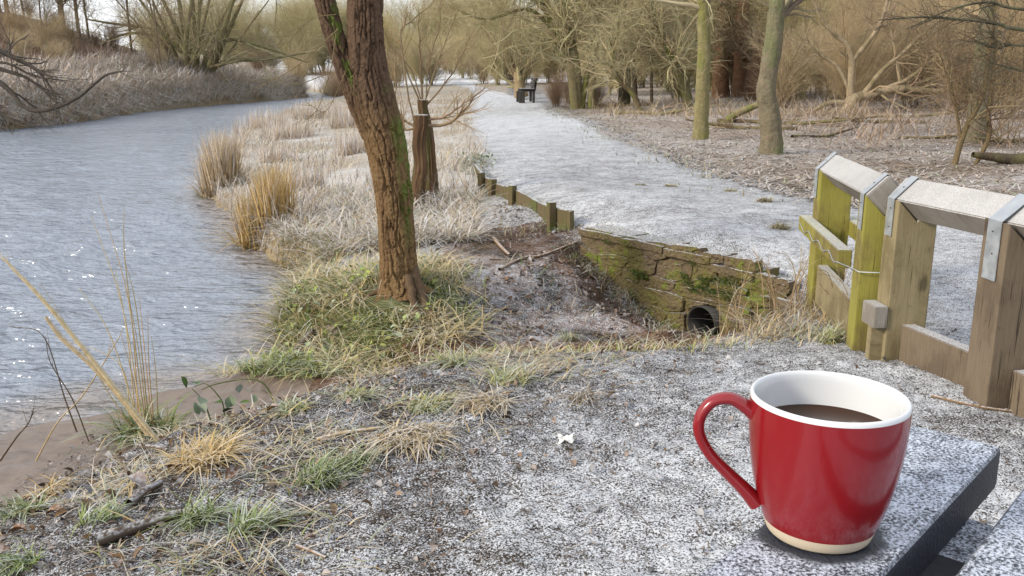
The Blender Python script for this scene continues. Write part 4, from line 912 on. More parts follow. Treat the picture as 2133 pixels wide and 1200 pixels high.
Soup().add(*bark_limb([(836, 612, 104), (832, 580, 88), (828, 520, 78), (822, 440, 76), (814, 360, 80), (800, 280, 88), (778, 200, 86), (764, 120, 76), (760, 40, 72), (760, -60, 70), (750, -330, 60), (735, -700, 40)], 170, 640, 1, .32)).obj('trunk', M_FBARK, ft, True)
Soup().add(*bark_limb([(796, 330, 30), (776, 275, 52), (752, 220, 54), (724, 150, 46), (698, 80, 41), (679, 10, 40), (662, -60, 38), (640, -330, 32), (600, -600, 20)], 110, 420, 60)).obj('limb', M_FBARK, ft, True)
rootS = [[(858, 560, 34), (880, 585, 26), (910, 612, 20), (945, 638, 16), (985, 662, 11), (1030, 668, 6)], [(812, 565, 30), (795, 578, 20), (775, 590, 12), (755, 600, 6)], [(850, 575, 22), (865, 600, 14), (870, 612, 8)]]
for k, q in enumerate(rootS):
    pts = [];
    for (px, py, wd) in q:
        Yq = TY - .02 - (py - 560) / 100 * .55 if k != 1 else TY - .05; p = atY(px, py, Yq); rq = wd * .45 * Yq / FPX
        if len(pts): p[2] = hz(p[0], p[1]) + rq * (.55 if len(pts) < 3 else .15)
        pts.append((*(p - A(tloc)), rq))
    pts = A(pts); V, F, c = tubes(spline(pts[:, :3], 40), np.interp(np.linspace(0, 1, 40), np.linspace(0, 1, len(pts)), pts[:, 3]), 14, (.13, .085, .05)); V = V + .022 * (fbm(V[:, 0] * 30, V[:, 1] * 30 + V[:, 2] * 20, 4, 3) - .45)[:, None]
    Soup().add(V, F, c).obj('root', M_FBARK, ft, True)
# high branches and hanging twigs of the forked tree
P1, R1 = polyY(TY, [(757, -60, 60), (750, -330, 60), (735, -700, 40)]); P2, R2 = polyY(TY, [(668, -60, 42), (640, -330, 32), (600, -600, 20)])
PP = np.stack([spline(P1, 10), spline(P2, 10)]) - A(tloc); RR_ = np.stack([np.linspace(.08, .05, 10), np.linspace(.06, .03, 10)])
Q, q = grow(PP, RR_, 16, (.6, 1.4), (.6, 1.2), (.1, 1), 8, .35, .0, .12, .006, rb); Q2, q2 = grow(Q, q, 120, (.3, .8), (.4, 1.), (.2, 1), 6, .5, -.02, .15, .003, rb); Q3, q3 = grow(Q2, q2, 300, (.15, .4), (.4, 1.), (.2, 1), 5, .6, -.03, .15, .0018, rb)
cs = Soup().add(*tubes(Q, q, 5, vary((.15, .11, .07), len(Q)))).add(*tubes(Q2, q2, 4, vary((.16, .12, .07), len(Q2)))).add(*tubes(Q3, q3, 3, vary((.18, .14, .08), len(Q3)))); cs.obj('crown', M_TWIG, ft)
hang = Soup()
for q_ in ([(700, 70, 5), (690, 140, 4), (675, 190, 3), (660, 230, 3), (628, 258, 2)], [(705, 60, 5), (640, 120, 4), (600, 150, 3), (540, 180, 2)], [(690, 150, 4), (620, 175, 3), (560, 165, 2), (520, 190, 2)], [(560, -60, 6), (575, 0, 4), (572, 55, 3)], [(700, 30, 4), (650, 40, 3), (600, 90, 2), (590, 130, 2)], [(720, 150, 4), (680, 230, 2), (640, 215, 2)]):
    P, R = polyY(TY - .15, q_); P = spline(P, 16); hang.add(*tubes(P - A(tloc), np.interp(np.linspace(0, 1, 16), np.linspace(0, 1, len(R)), R) * .5, 5, (.17, .135, .07)))
    Q, q = grow((P - A(tloc))[None], np.full((1, 16), .003), 9, (.06, .25), (.4, 1.), (.2, 1), 5, .5, -.03, .12, .0016, rb); hang.add(*tubes(Q, q, 3, vary((.21, .17, .09), len(Q))))
hang.obj('hanging_twigs', M_TWIG, ft)

# the two cut stumps and their shoots
def stump(label, Y, pts, shoots, seed, capfrost):
    r = np.random.default_rng(seed); loc = yz(pts[0][0], pts[0][1], Y); root = thing('coppiced_stump', label, 'stump', loc)
    P, R = rel(polyY(Y, pts), loc); P[0, 2] -= .1; P = spline(P, 60); R = np.interp(np.linspace(0, 1, 60), np.linspace(0, 1, len(R)), R)
    V, F, c = tubes(P, R, 48, (1, 1, 1)); ctr = np.repeat(P, 48, 0); an = np.tile(np.arange(48) * .1309, 60); zz = V[:, 2]
    g = 1 - np.abs(2 * fbm(np.cos(an) * 5 + 9, np.sin(an) * 5 + zz * 1.2, seed, 3) / .875 - 1); V = ctr + (V - ctr) * (1 - .22 * sstep(.55, 1, g) + .30 * (fbm(np.cos(an) * 1.5 + 4, zz * 4 + np.sin(an), 6, 3) - .42) + .16 * (fbm(an * 7, zz * 30, 16, 2) - .4))[:, None]
    c = mixc(A([.12, .07, .038]) * (.55 + 1.0 * fbm(an * 9, zz * 5, 33, 3))[:, None], A([.075, .08, .025]), np.clip(fbm(np.cos(an) * 3, zz * 3 + np.sin(an) * 2, seed + 2, 3) * 3 - 1.25, 0, .8))
    Soup().add(V, F, c).obj('trunk', M_FBARK, root, True)
    top = V[-48:]; cc = top.mean(0); q = np.vstack([top, cc + (top - cc) * .94 + A([0, 0, .006]), cc[None] + A([0, 0, .008])])
    FF = np.vstack([np.stack([np.arange(48), (np.arange(48) + 1) % 48, 48 + (np.arange(48) + 1) % 48, 48 + np.arange(48)], -1), np.stack([48 + np.arange(48), 48 + (np.arange(48) + 1) % 48, np.full(48, 96), np.full(48, 96)], -1)[:0]])
    tri = np.stack([48 + np.arange(48), 48 + (np.arange(48) + 1) % 48, np.full(48, 96)], -1)
    bm = bmesh.new(); vv = [bm.verts.new(x) for x in q]; [bm.faces.new([vv[a] for a in f]) for f in FF]; [bm.faces.new([vv[a] for a in f]) for f in tri]
    bm_obj('cut_top', bm, M_WGREY if capfrost else M_WBROWN, root)
    if shoots:
        C = Soup(); TPs = []; TRs = []
        for s_ in shoots:
            a, b = rel(polyY(Y, s_), loc); a = a + A([0, 1, 0]) * r.normal(0, .12) * np.linspace(0, 1, len(a))[:, None]; a, b = wobble(a, b, 14, .006, r); TPs.append(a); TRs.append(b)
        Pq, Rq = np.stack(TPs), np.stack(TRs); C.add(*tubes(Pq, Rq * .8, 6, vary((.20, .145, .085), len(Pq))))
        Q, q1 = grow(Pq, Rq, 9 * len(shoots), (.15, .5), (.35, .9), (.2, 1), 6, .5, .05, .12, .0026, r); C.add(*tubes(Q, q1, 3, vary((.26, .18, .10), len(Q))))
        Q2, q2 = grow(Q, q1, 16 * len(shoots), (.08, .28), (.35, .9), (.2, 1), 5, .6, .04, .12, .002, r); C.add(*tubes(Q2, q2, 3, vary((.28, .20, .12), len(Q2))))
        C.obj('shoots', M_TWIG, root)
    return root
stump('sawn stump with flat frosty top sprouting long side shoots', 8.55, [(868, 424, 44), (871, 395, 33), (876, 345, 30), (873, 300, 29), (877, 262, 34), (877, 240, 35)],
  [[(890, 262, 9), (930, 258, 8), (965, 232, 6), (985, 205, 4), (1000, 190, 2)], [(890, 250, 7), (920, 245, 6), (950, 230, 4), (985, 200, 2)], [(862, 262, 7), (840, 250, 5), (825, 225, 4), (820, 170, 3), (818, 100, 2)], [(864, 268, 7), (842, 268, 5), (835, 240, 4), (820, 215, 2)], [(862, 250, 5), (848, 180, 5), (836, 80, 4), (845, 50, 3), (850, 10, 2)]], 51, True)
stump('darker taller stump tucked behind the frosty topped one', 9.0, [(898, 392, 36), (896, 350, 28), (893, 300, 27), (886, 255, 25), (881, 225, 23), (881, 209, 25)],
  [[(880, 215, 6), (878, 150, 5), (876, 90, 4), (874, 20, 2)], [(884, 215, 5), (905, 150, 4), (930, 80, 3), (955, 20, 2)], [(876, 215, 5), (845, 140, 4), (835, 70, 4), (860, 45, 3), (900, 10, 2)], [(888, 220, 5), (930, 170, 4), (960, 120, 3), (985, 60, 2)], [(878, 212, 4), (860, 150, 3), (830, 110, 2), (800, 60, 2)], [(886, 215, 4), (895, 130, 3), (915, 60, 3), (920, 0, 2)]], 52, False)

# ------------------------------------------------------------------ ground cover
rg = np.random.default_rng(99)
def onland(x, y, dz=0.0): return np.stack([x, y, land(x, y) + dz], -1)
STRAW = A([.42, .31, .14]); GOLD = A([.48, .33, .12]); PALE = A([.46, .37, .25]); GREEN = A([.10, .17, .035]); LGREEN = A([.19, .25, .06]); DEAD = A([.22, .16, .10])
def along(pl, n, r, d0, d1, side=1):
    """random points beside a polyline, d0..d1 to one side"""
    seg = np.diff(pl, axis=0); ln = np.linalg.norm(seg, axis=1); cum = np.concatenate([[0], np.cumsum(ln)]); t = r.uniform(0, cum[-1], n)
    k = np.clip(np.searchsorted(cum, t) - 1, 0, len(seg) - 1); f = (t - cum[k]) / ln[k]; p = pl[k] + seg[k] * f[:, None]; nn = np.stack([seg[k][:, 1], -seg[k][:, 0]], -1) / ln[k][:, None]
    return p + nn * (side * r.uniform(d0, d1, n))[:, None]
# far bank: frosted grass hanging over the water
fb = FAR[1:11]
S = Soup()
q = along(fb, 30000, rg, -.05, 5.0, 1); az = rg.uniform(0, 6.28, len(q)); tow = rg.random(len(q)) < .6
az = np.where(tow, rg.normal(-.15, .6, len(q)), az)
S.add(*blades(onland(q[:, 0], q[:, 1]), (.35, 1.1), .4, .7, .020, A([.46, .34, .22]), A([.66, .52, .37]), .45, 5, rg, az, GREEN, .08))
q = along(fb, 6000, rg, -.05, .9, 1); S.add(*blades(onland(q[:, 0], q[:, 1]), (.4, 1.0), .7, .9, .016, A([.34, .25, .16]), A([.56, .43, .29]), .30, 5, rg, rg.normal(-.2, .5, len(q)), GREEN, .15))
tag(S.obj('bank_grass', M_GRASS), 'long frosted grass hanging over the far river bank', 'grass', kind='stuff')
# thin brush stems on the far bank and on the hill slope
S = Soup(); n = 1500; x = rg.uniform(-30, -15.5, n); y = rg.uniform(30, 60, n); ok = (seg_dist(x, y, FAR) > .3) & ~inside(x, y, RIVER); B = onland(x[ok], y[ok])
S.add(*blades(B, (.5, 1.5), .3, .3, .012, A([.22, .15, .10]), A([.34, .26, .18]), .2, 4, rg)); tag(S.obj('dead_stems', M_GRASS), 'dead brown stems among the frosted grass across the river', 'dead stems', kind='stuff')
# the reedy bank between the river and the footpath
S = Soup(); n = 52000; t = rg.random(n) ** 1.5; y = 6.6 + t * 46; L_ = np.interp(y, NEAR[10:, 1], NEAR[10:, 0]); Rr = np.interp(-y, -PATHL[:, 1], PATHL[:, 0]) - .15; Rr = np.where(y < 9.5, np.minimum(Rr, -.35), Rr)
x = L_ + .05 + (Rr - L_) * rg.random(n) ** 1.15; den = fbm(x * .9, y * .5, 77, 3) > rg.uniform(.26, .52, n); x, y = x[den], y[den]; B = onland(x, y)
sc = .75 + .5 * fbm(x * .8, y * .6, 79, 2)
inner = sstep(0, 1, (x - np.interp(y, NEAR[10:, 1], NEAR[10:, 0])) / 3)
S.add(*blades(B, (.08, .30), .75, .8, .0045, STRAW, A([.38, .30, .21]), .42, 5, rg, None, GREEN, .06))
tag(S.obj('dry_grass', M_GRASS), 'tangled frosted dry grass between the river and the footpath', 'grass', kind='stuff')
S = Soup(); n = 6000; t = rg.random(n) ** 1.3; y = 8 + t * 40; L_ = np.interp(y, NEAR[10:, 1], NEAR[10:, 0]); x = L_ + rg.random(n) ** 1.5 * np.minimum(6, .35 * y); ok = (fbm(x * .7, y * .4, 88, 2) > .34) & ~inside(x, y, PATH); x, y = x[ok], y[ok]
S.add(*blades(onland(x, y), (.15, .45), .35, .3, .004, A([.36, .27, .17]), A([.30, .21, .13]), .38, 4, rg)); tag(S.obj('weed_stems', M_GRASS), 'thin frosted weed stems standing on the reedy bank', 'weeds', kind='stuff')
# clumps of golden reeds
def reeds(label, x, y, rx, ry, n, h, gold=GOLD, frost=.12, green=True, group='golden reed clumps'):
    z0 = max(hz(x, y), -.57); root = thing('reed_clump', label, 'reeds', (x, y, z0), group=group); r = np.random.default_rng(int(abs(x) * 1000 + y * 7))
    bx, by = scatter_disc(n, 0, 0, rx, ry, r); zb = np.maximum(land(bx + x, by + y), -.60) - z0 - .02; B = np.stack([bx, by, zb], -1)
    Soup().add(*blades(B, (h * .55, h), .13, .14, .006, gold * .85, gold * 1.25, frost, 5, r)).obj('stalks', M_GRASS, root)
    k = n // 2; Soup().add(*blades(B[:k], (h * .25, h * .7), .5, .7, .007, gold * .7, gold * 1.1, frost, 5, r)).obj('leaves', M_GRASS, root)
    if green:
        g = n // 3; bx, by = scatter_disc(g, 0, 0, rx * 1.3, ry * 1.3, r); zb = np.maximum(land(bx + x, by + y), -.60) - z0 - .02
        Soup().add(*blades(np.stack([bx, by, zb], -1), (.08, .24), .5, .6, .006, GREEN, A([.17, .16, .06]), .12, 4, r)).obj('green_base', M_GRASS, root)
    return root
p = at(462, 398, -.5); reeds('tall golden reed clump standing furthest out in the river', p[0], p[1], .26, .26, 800, .95, A([.46, .33, .17]), .22)
p = at(545, 488, -.45); reeds('bright golden reed clump with green mossy foot at the waterline', p[0] + .05, p[1], .26, .22, 800, .72)
for (px, py, n, h, rx, lb) in ((545, 262, 420, .75, .8, 'pale reed bed edge where the water narrows'), (600, 285, 360, .6, .6, 'frosted pinkish reed clump on the bank behind the golden clumps'), (660, 245, 420, .8, .9, 'pale reeds in front of the river bend'), (725, 270, 300, .7, .5, 'pale reed tuft beside the forked trunk'), (640, 400, 260, .38, .22, 'short straw tuft on the frosted bank'), (735, 330, 220, .5, .3, 'leaning straw tuft just behind the forked trunk'), (575, 330, 240, .4, .35, 'frosty reed clump behind the golden clump with green foot')):
    p = at(px, py, -.35); reeds(lb, p[0], p[1], rx, rx * .8, n, h, A([.42, .31, .20]), .38, False)
# woodland floor: leaf litter, stalks and bramble
S = Soup(); n = 46000; t = rg.random(n) ** 1.7; y = 5.4 + t * 26; x0 = np.interp(-y, -PATHR[::-1][:, 1][::-1], PATHR[::-1][:, 0][::-1]) if False else np.interp(y, PATHR[1:, 1], PATHR[1:, 0]); x = x0 + .05 + rg.random(n) ** 1.2 * (3 + y * .55); B = onland(x, y, .004)
S.add(*blades(B, (.04, .15), .95, .3, .009, A([.33, .235, .145]), A([.21, .14, .085]), .22, 4, rg, None, LGREEN, .05, .25)); 
tag(S.obj('leaf_litter', M_LITTER), 'frosted leaf litter and broken stems on the woodland floor', 'leaf litter', kind='stuff')
S = Soup(); n = 5000; x = rg.uniform(4.4, 13, n); y = rg.uniform(12.5, 24, n); ok = (x > 2.6 + .17 * y + rg.normal(0, .5, n)) & (fbm(x * .8, y * .8, 91, 2) > .36); B = onland(x[ok], y[ok])
S.add(*blades(B, (.15, .85), .7, .6, .005, A([.24, .15, .095]), A([.38, .27, .17]), .12, 5, rg)); 
n = 1500; x = rg.uniform(2.4, 9, n); y = rg.uniform(21, 31, n); ok = x > 1.9 + (x * 0); B = onland(x[ok], y[ok]); S.add(*blades(B, (.12, .6), .6, .5, .007, A([.34, .25, .15]), A([.42, .33, .2]), .15, 5, rg))
tag(S.obj('dead_stems', M_GRASS), 'tan dead stalks and bramble canes under the toppled tree', 'dead stems', kind='stuff')
S = Soup(); n = 3600; y = 6 + rg.random(n) ** 1.5 * 26; x = np.interp(y, PATHR[1:, 1], PATHR[1:, 0]) + rg.normal(.25, .35, n); ok = fbm(x * 1.1, y * .9, 93, 2) > .40; S.add(*blades(onland(x[ok], y[ok]), (.03, .10), .7, .5, .005, A([.14, .17, .06]), STRAW * .7, .3, 4, rg)); tag(S.obj('verge_grass', M_GRASS), 'short green grass along the edge of the footpath', 'grass', kind='stuff')
# mound under the forked tree: grass, nettle leaves
S = Soup(); n = 12000; x, y = scatter_disc(n, -.95, 5.15, .85, .88, rg); ok = (~inside(x, y, RIVER)) & (np.hypot((x + .64) * .9, y - 5.04) > .20) & (x < -.30 + rg.normal(0, .10, n) + .25 * sstep(5.0, 4.5, y)); x, y = x[ok], y[ok]; B = onland(x, y); sl_ = sstep(-.1, -.5, x)
keep = (rg.random(len(x)) < .35 + .65 * sl_) | (y < 5.0); B = B[keep]
pt = fbm(B[:, 0] * 4.5, B[:, 1] * 4.5, 96, 3) + rg.normal(0, .05, len(B)); B1 = B[pt > .47]; B2 = B[(pt <= .47) & (rg.random(len(B)) < .55)]
S.add(*blades(B1, (.04, .15), .7, .8, .0038, A([.26, .27, .09]), A([.36, .34, .13]), .10, 5, rg, None, A([.16, .22, .05]), .6))
S.add(*blades(B2, (.06, .26), .9, 1.0, .0032, A([.44, .35, .17]), A([.52, .42, .22]), .12, 5, rg, None, A([.20, .22, .07]), .18))
q = along(NEAR[8:15], 1800, rg, -.1, .16, 1); q = q[~inside(q[:, 0], q[:, 1], RIVER)]; S.add(*blades(onland(q[:, 0], q[:, 1]), (.10, .26), .6, .9, .004, STRAW * .8, A([.2, .17, .08]), .08, 5, rg, None, GREEN, .3))
tag(S.obj('mound_grass', M_GRASS), 'green and straw grass covering the mound under the forked tree', 'grass', kind='stuff')
def leaf_soup(B, size, c0, c1, frost, r, curl=.25, asp=.6, tilt=.6):
    """oval leaves, 8 quads each, bent along the midrib"""
    n = len(B); prof = A([0.06, .75, 1.0, .85, .06]); u = np.linspace(0, 1, 5); sz = r.uniform(size[0], size[1], n); a = r.uniform(0, 6.283, n); ti = r.normal(0, tilt, n); ro = r.normal(0, tilt, n)
    X = np.stack([np.cos(a) * np.cos(ti), np.sin(a) * np.cos(ti), np.sin(ti)], -1); Yv = nrm(np.cross(np.tile(A([0, 0, 1.]), (n, 1)) + r.normal(0, .3, (n, 3)), X)); Z = np.cross(X, Yv)
    V = []
    for j, s_ in enumerate((-1, 0, 1)):
        p = B[:, None] + X[:, None] * (sz[:, None] * u)[..., None] + Yv[:, None] * (s_ * prof * asp * .5)[None, :, None] * sz[:, None, None] + Z[:, None] * ((abs(s_) * prof * curl * .5 - curl * 1.2 * (u - .5) ** 2)[None] * sz[:, None])[..., None]
        V.append(p)
    V = np.stack(V, 2); i = np.arange(n * 15).reshape(n, 5, 3); F = np.concatenate([np.stack([i[:, :-1, k], i[:, :-1, k + 1], i[:, 1:, k + 1], i[:, 1:, k]], -1).reshape(-1, 4) for k in (0, 1)])
    c = mixc(c0, c1, r.random(n)) * r.uniform(.75, 1.25, (n, 1)); c = mixc(c, FROST, np.clip(r.normal(frost, .15, n), 0, .9)); return V.reshape(-1, 3), F, np.repeat(c, 15, 0)
x, y = scatter_disc(480, -1.0, 5.0, .58, .60, rg); ok = ~inside(x, y, RIVER) & (np.hypot(x + .64, y - 5.02) > .24); B = onland(x[ok], y[ok], .0); B[:, 2] += rg.uniform(.02, .10, len(B)); S = Soup().add(*leaf_soup(B, (.022, .055), A([.16, .22, .045]), A([.32, .36, .09]), .08, rg)); tag(S.obj('nettle_leaves', M_GRASS), 'small green leaves of low plants on the mound', 'leaves', kind='stuff')
# slope between the edging and the gully; lip of the near bank
S = Soup(); n = 5200; x = rg.uniform(-.9, 1.4, n); y = rg.uniform(4.1, 8.8, n); ok = (~inside(x, y, PATH)) & (fbm(x * 3, y * 3, 95, 3) > .46) & (y > 4.5 + (x < .2) * .3); B = onland(x[ok], y[ok]); S.add(*blades(B, (.03, .11), 1.0, .7, .0028, DEAD, STRAW * .8, .3, 4, rg, None, GREEN, .16))
q = WALL0 + WU * rg.uniform(-.1, .95, 700)[:, None] + WN * np.abs(rg.normal(.03, .07, 700))[:, None]; S.add(*blades(onland(q[:, 0], q[:, 1]), (.03, .12), .8, .8, .0026, DEAD * .8, STRAW * .8, .15, 5, rg, None, GREEN, .35))
n = 700; x = rg.uniform(-.4, 1.35, n); y = np.interp(x, [-.4, .3, .85, 1.35], [3.62, 3.78, 3.82, 3.62]) + rg.normal(.06, .09, n); S.add(*blades(onland(x, y), (.03, .11), .6, .7, .0024, STRAW, A([.45, .36, .2]), .2, 5, rg, None, LGREEN, .4))
n = 500; x = rg.uniform(1.1, 1.5, n); y = rg.uniform(3.75, 4.4, n); S.add(*blades(onland(x, y), (.06, .16), .8, .7, .0024, DEAD, STRAW, .15, 5, rg, None, GREEN, .1))
n = 2600; x = rg.uniform(-.6, 1.2, n); y = rg.uniform(4.5, 8.2, n); ok = (~inside(x, y, PATH)) & (fbm(x * 2.5, y * 2.5, 98, 3) > .40); S.add(*leaf_soup(onland(x[ok], y[ok], .004), (.015, .05), A([.07, .04, .025]), A([.22, .13, .075]), .16, rg, .4, .55, .4))
n = 900; x = rg.uniform(-.5, 1.1, n); y = rg.uniform(4.4, 7.6, n); ok = ~inside(x, y, PATH); S.add(*blades(onland(x[ok], y[ok], .006), (.05, .20), .95, .3, .003, A([.08, .055, .035]), A([.20, .14, .085]), .08, 4, rg, None, None, 0, .12))
tag(S.obj('slope_grass', M_GRASS), 'sparse dry grass around the frosty gully below the culvert', 'grass', kind='stuff')
# yard in front of the table: crumbs of twig, leaf and soil
S = Soup(); n = 15000; x = rg.uniform(-1.9, 1.9, n); y = 1.0 + 2.75 * rg.random(n); ok = rg.random(n) < .12 + .88 * sstep(.9, -.9, x + .45 * (2.5 - y)); x, y = x[ok], y[ok]; B = onland(x, y, .003)
S.add(*blades(B, (.012, .06), .95, .3, .0014, A([.05, .038, .028]), A([.19, .13, .08]), .10, 3, rg, None, None, 0, .15)); m_ = len(B) // 4
S.add(*leaf_soup(B[:m_], (.008, .03), A([.05, .035, .025]), A([.20, .12, .065]), .22, rg, .5, .7))
n = 2000; x = rg.uniform(-2.0, .5, n); y = rg.uniform(1.2, 3.55, n); ok = (x + .45 * (2.5 - y) < rg.normal(-.25, .3, n)) & (land(x, y) > -.33); S.add(*leaf_soup(onland(x[ok], y[ok], .006), (.012, .042), A([.045, .03, .02]), A([.20, .12, .06]), .10, rg, .35, .5, .45)); n = 260
x = rg.uniform(-.4, 1.6, n); y = rg.uniform(1.2, 3.6, n); S.add(*blades(onland(x, y, .004), (.04, .13), .95, .25, .0012, A([.07, .05, .035]), A([.16, .11, .07]), .05, 3, rg, None, None, 0, .08))
tag(S.obj('litter_crumbs', M_GRASS), 'scattered twig crumbs and leaf scraps on the frosty yard', 'leaf litter', kind='stuff')
S = Soup(); n = 15000; x = rg.uniform(-1.9, .6, n); y = rg.uniform(1.3, 3.65, n); ok = (fbm(x * 3.2, y * 3.2, 97, 3) > .44 + .1 * rg.random(n)) & (x + .6 * (2.5 - y) < rg.normal(-.15, .15, n)) & (hz_ok := land(x, y) > -.35); x, y = x[ok], y[ok]
S.add(*blades(onland(x, y), (.025, .10), .9, 1.0, .0020, STRAW, A([.36, .28, .16]), .25, 5, rg, None, A([.15, .19, .06]), .35, .7)); tag(S.obj('bank_lip_grass', M_GRASS), 'thin frosted grass along the lip of the near river bank', 'grass', kind='stuff')
# single tussocks on the near bank
def tussock(px, py, z, rad, n, h, label, c0, c1, frost=.2, droop=.9, green=None, gf=0, wid=.0024, lean=.6):
    p = at(px, py, z)
    for _ in range(3): p = at(px, py, hz(p[0], p[1]))
    x, y = p[0], p[1]; root = thing('grass_tussock', label, 'grass tussock', (x, y, hz(x, y)), group='grass tussocks on the near bank'); r = np.random.default_rng(int(px * 7 + py))
    bx, by = scatter_disc(n, 0, 0, rad, rad * .8, r); zb = land(bx + x, by + y) - hz(x, y); V = Soup().add(*blades(np.stack([bx, by, zb], -1), (h * .35, h), lean, droop, wid, c0, c1, frost, 6, r, r.normal(r.uniform(0, 6.28), 1.3, n), green, gf)); V.obj('blades', M_GRASS, root)
TG = A([.13, .19, .05]); TL = A([.25, .28, .10])
for a in ((425, 965, -.2, .085, 340, .17, 'dense golden tussock flopped beside the dead canes', GOLD, STRAW, .12, 1.2), (860, 915, -.1, .10, 320, .12, 'curled straw tussock spread flat on the frosty yard', STRAW, PALE, .25, 1.3), (1010, 845, -.1, .08, 260, .12, 'tawny tussock of curling blades near the white scrap', STRAW, PALE * .9, .25, 1.2), (1215, 830, -.1, .05, 110, .09, 'small withered tuft alone on the yard near the gully lip', STRAW * .8, DEAD, .3, 1.0), (100, 1030, -.2, .045, 130, .11, 'small ochre tuft on the dark near bank', GOLD * .8, STRAW, .15, 1.0)): tussock(*a)
for a in ((670, 1000, -.1, .075, 230, .10, 'fresh green tuft on open frosty soil'), (415, 1090, -.15, .055, 170, .12, 'upright green tuft beside the frosted log'), (515, 1105, -.12, .05, 150, .11, 'green frosted tuft right of the frosted log'), (205, 1090, -.18, .05, 110, .08, 'low spreading green tuft behind the frosted log'), (45, 1075, -.2, .06, 150, .10, 'dark green tuft with brown leaf in it'), (35, 1185, -.1, .05, 140, .08, 'bright green tuft at the foot of the yard bank'), (735, 965, -.1, .05, 120, .09, 'thin green tuft beside the curled straw tussock')): tussock(*a, TG, TL, .16, .7)
for a in ((945, 765, -.1, .06, 190, .13, 'yellow-green tuft on the lip above the gully'), (1060, 795, -.1, .07, 200, .10, 'mixed green and straw tuft on the gully lip'), (740, 830, -.12, .06, 150, .09, 'yellowish tuft by the reddish upright twig'), (890, 850, -.1, .07, 190, .09, 'loose mixed tuft behind the curled straw tussock'), (1190, 705, -.1, .05, 120, .10, 'bleached tuft overhanging the gully'), (610, 860, -.15, .05, 110, .08, 'frosted mixed tuft near the bramble spray'), (1730, 715, -.05, .05, 170, .16, 'green drooping tuft at the foot of the fence')): tussock(*a, STRAW, LGREEN, .22, .9, TL, .5)
for (px, py, h, n) in ((1395, 492, .06, 150), (1330, 490, .045, 110), (1515, 515, .06, 110), (1585, 540, .10, 170), (1620, 555, .11, 170)): tussock(px, py, 0, .06, n, h, {1395: 'straw-green tuft midway along the headwall top', 1330: 'flattened tuft near the frosty end of the headwall', 1515: 'small green tuft behind the stepped part of the headwall', 1585: 'shaggy straw tuft over the broken end of the headwall', 1620: 'dry tangled tuft between headwall and fence'}[px], STRAW, A([.25, .2, .12]), .12, .9, TL, .35)
# ivy and grass on the edging
S = Soup(); B = []
for k, (a, b) in enumerate(zip(EP[:-1], EP[1:])):
    m_ = 260 if k < 2 else 70; t = rg.random(m_)[:, None]; q = a + (b - a) * t; q = q + A([.05, .05, 0]) * rg.normal(.2, .8, (m_, 1)); q[:, 2] = land(q[:, 0], q[:, 1]) ; B.append(q)
B = np.vstack(B); S.add(*blades(B, (.03, .09), .6, .8, .003, A([.12, .16, .05]), A([.27, .25, .1]), .28, 4, rg))
q = EP[0] + rg.normal(0, 1, (380, 3)) * A([.10, .42, .03]) + A([.0, .5, .02]); q[:, 2] = land(q[:, 0], q[:, 1]) + rg.uniform(0, .10, 380); S.add(*leaf_soup(q, (.02, .05), A([.07, .12, .03]), A([.16, .2, .06]), .25, rg))
tag(S.obj('edging_plants', M_GRASS), 'low green plants growing over the timber edging', 'plants', kind='stuff')

# ------------------------------------------------------------------ single small things in the foreground
def cane(label, pts, Y0, c, name='dead_cane', cat='cane', group=None, dy=0.0, twig=0):
    P = []; R = []
    for i, (px, py, wd) in enumerate(pts): Yq = Y0 + dy * i; P.append(atY(px, py, Yq)); R.append(wd * .5 * Yq / FPX)
    P = A(P); loc = P[0].copy(); P2 = spline(P - loc, 24); R2 = np.interp(np.linspace(0, 1, 24), np.linspace(0, 1, len(R)), R); S = Soup().add(*tubes(P2, R2, 8, c)); 
    if twig: Q, q = grow(P2[None], R2[None], twig, (.04, .14), (.3, .8), (.5, 1), 5, .5, .02, .1, .0008, rg); S.add(*tubes(Q, q, 4, c))
    return tag(S.obj(name, M_STICK, None, True, loc), label, cat, group)
def on_ground(px, py):
    p = at(px, py, -.15)
    for _ in range(8): p = .5 * p + .5 * at(px, py, hz(p[0], p[1]))
    return p
YC = on_ground(325, 918)[1]
cane('thick pale dead cane slanting out over the water', [(336, 926, 10), (245, 815, 11), (165, 715, 10), (90, 625, 9), (28, 560, 7), (5, 535, 3)], YC, (.46, .375, .225), twig=5)
cane('broken shorter dead cane slanting below the long pale cane', [(310, 905, 14), (262, 842, 11), (200, 770, 11), (130, 705, 11), (95, 660, 7)], YC + .06, (.42, .33, .20))
stalks = thing('reed_stalks', 'bunch of tall thin dry reed stalks with green grass foot by the canes', 'reeds', tuple(on_ground(300, 895)))
sl0 = A(stalks.location); S = Soup()
for (bx, mx, my, tx, ty) in ((290, 270, 640, 205, 405), (300, 255, 640, 190, 450), (305, 262, 560, 258, 430), (312, 285, 650, 258, 535), (285, 265, 700, 240, 560), (318, 300, 720, 290, 620), (322, 310, 760, 308, 655), (308, 290, 740, 265, 600), (296, 230, 700, 165, 600), (280, 215, 800, 85, 590), (330, 325, 780, 315, 700), (300, 275, 780, 250, 690), (270, 250, 760, 110, 700)):
    Yq = sl0[1] + rg.uniform(-.06, .06); P = A([atY(bx, 905, Yq), atY(mx, my, Yq), atY(tx, ty, Yq)]) - sl0; P = spline(P, 14); S.add(*tubes(P, np.linspace(.0032, .0010, 14), 5, vary((.42, .33, .18), 1)))
S.obj('stalks', M_STICK, stalks, True)
bx, by = scatter_disc(260, 0, 0, .12, .08, rg); Soup().add(*blades(np.stack([bx, by, land(bx + sl0[0], by + sl0[1]) - sl0[2] - .01], -1), (.12, .30), .45, .75, .004, A([.09, .15, .03]), A([.20, .25, .07]), .08, 6, rg, None, STRAW, .2)).obj('green_blades', M_GRASS, stalks)
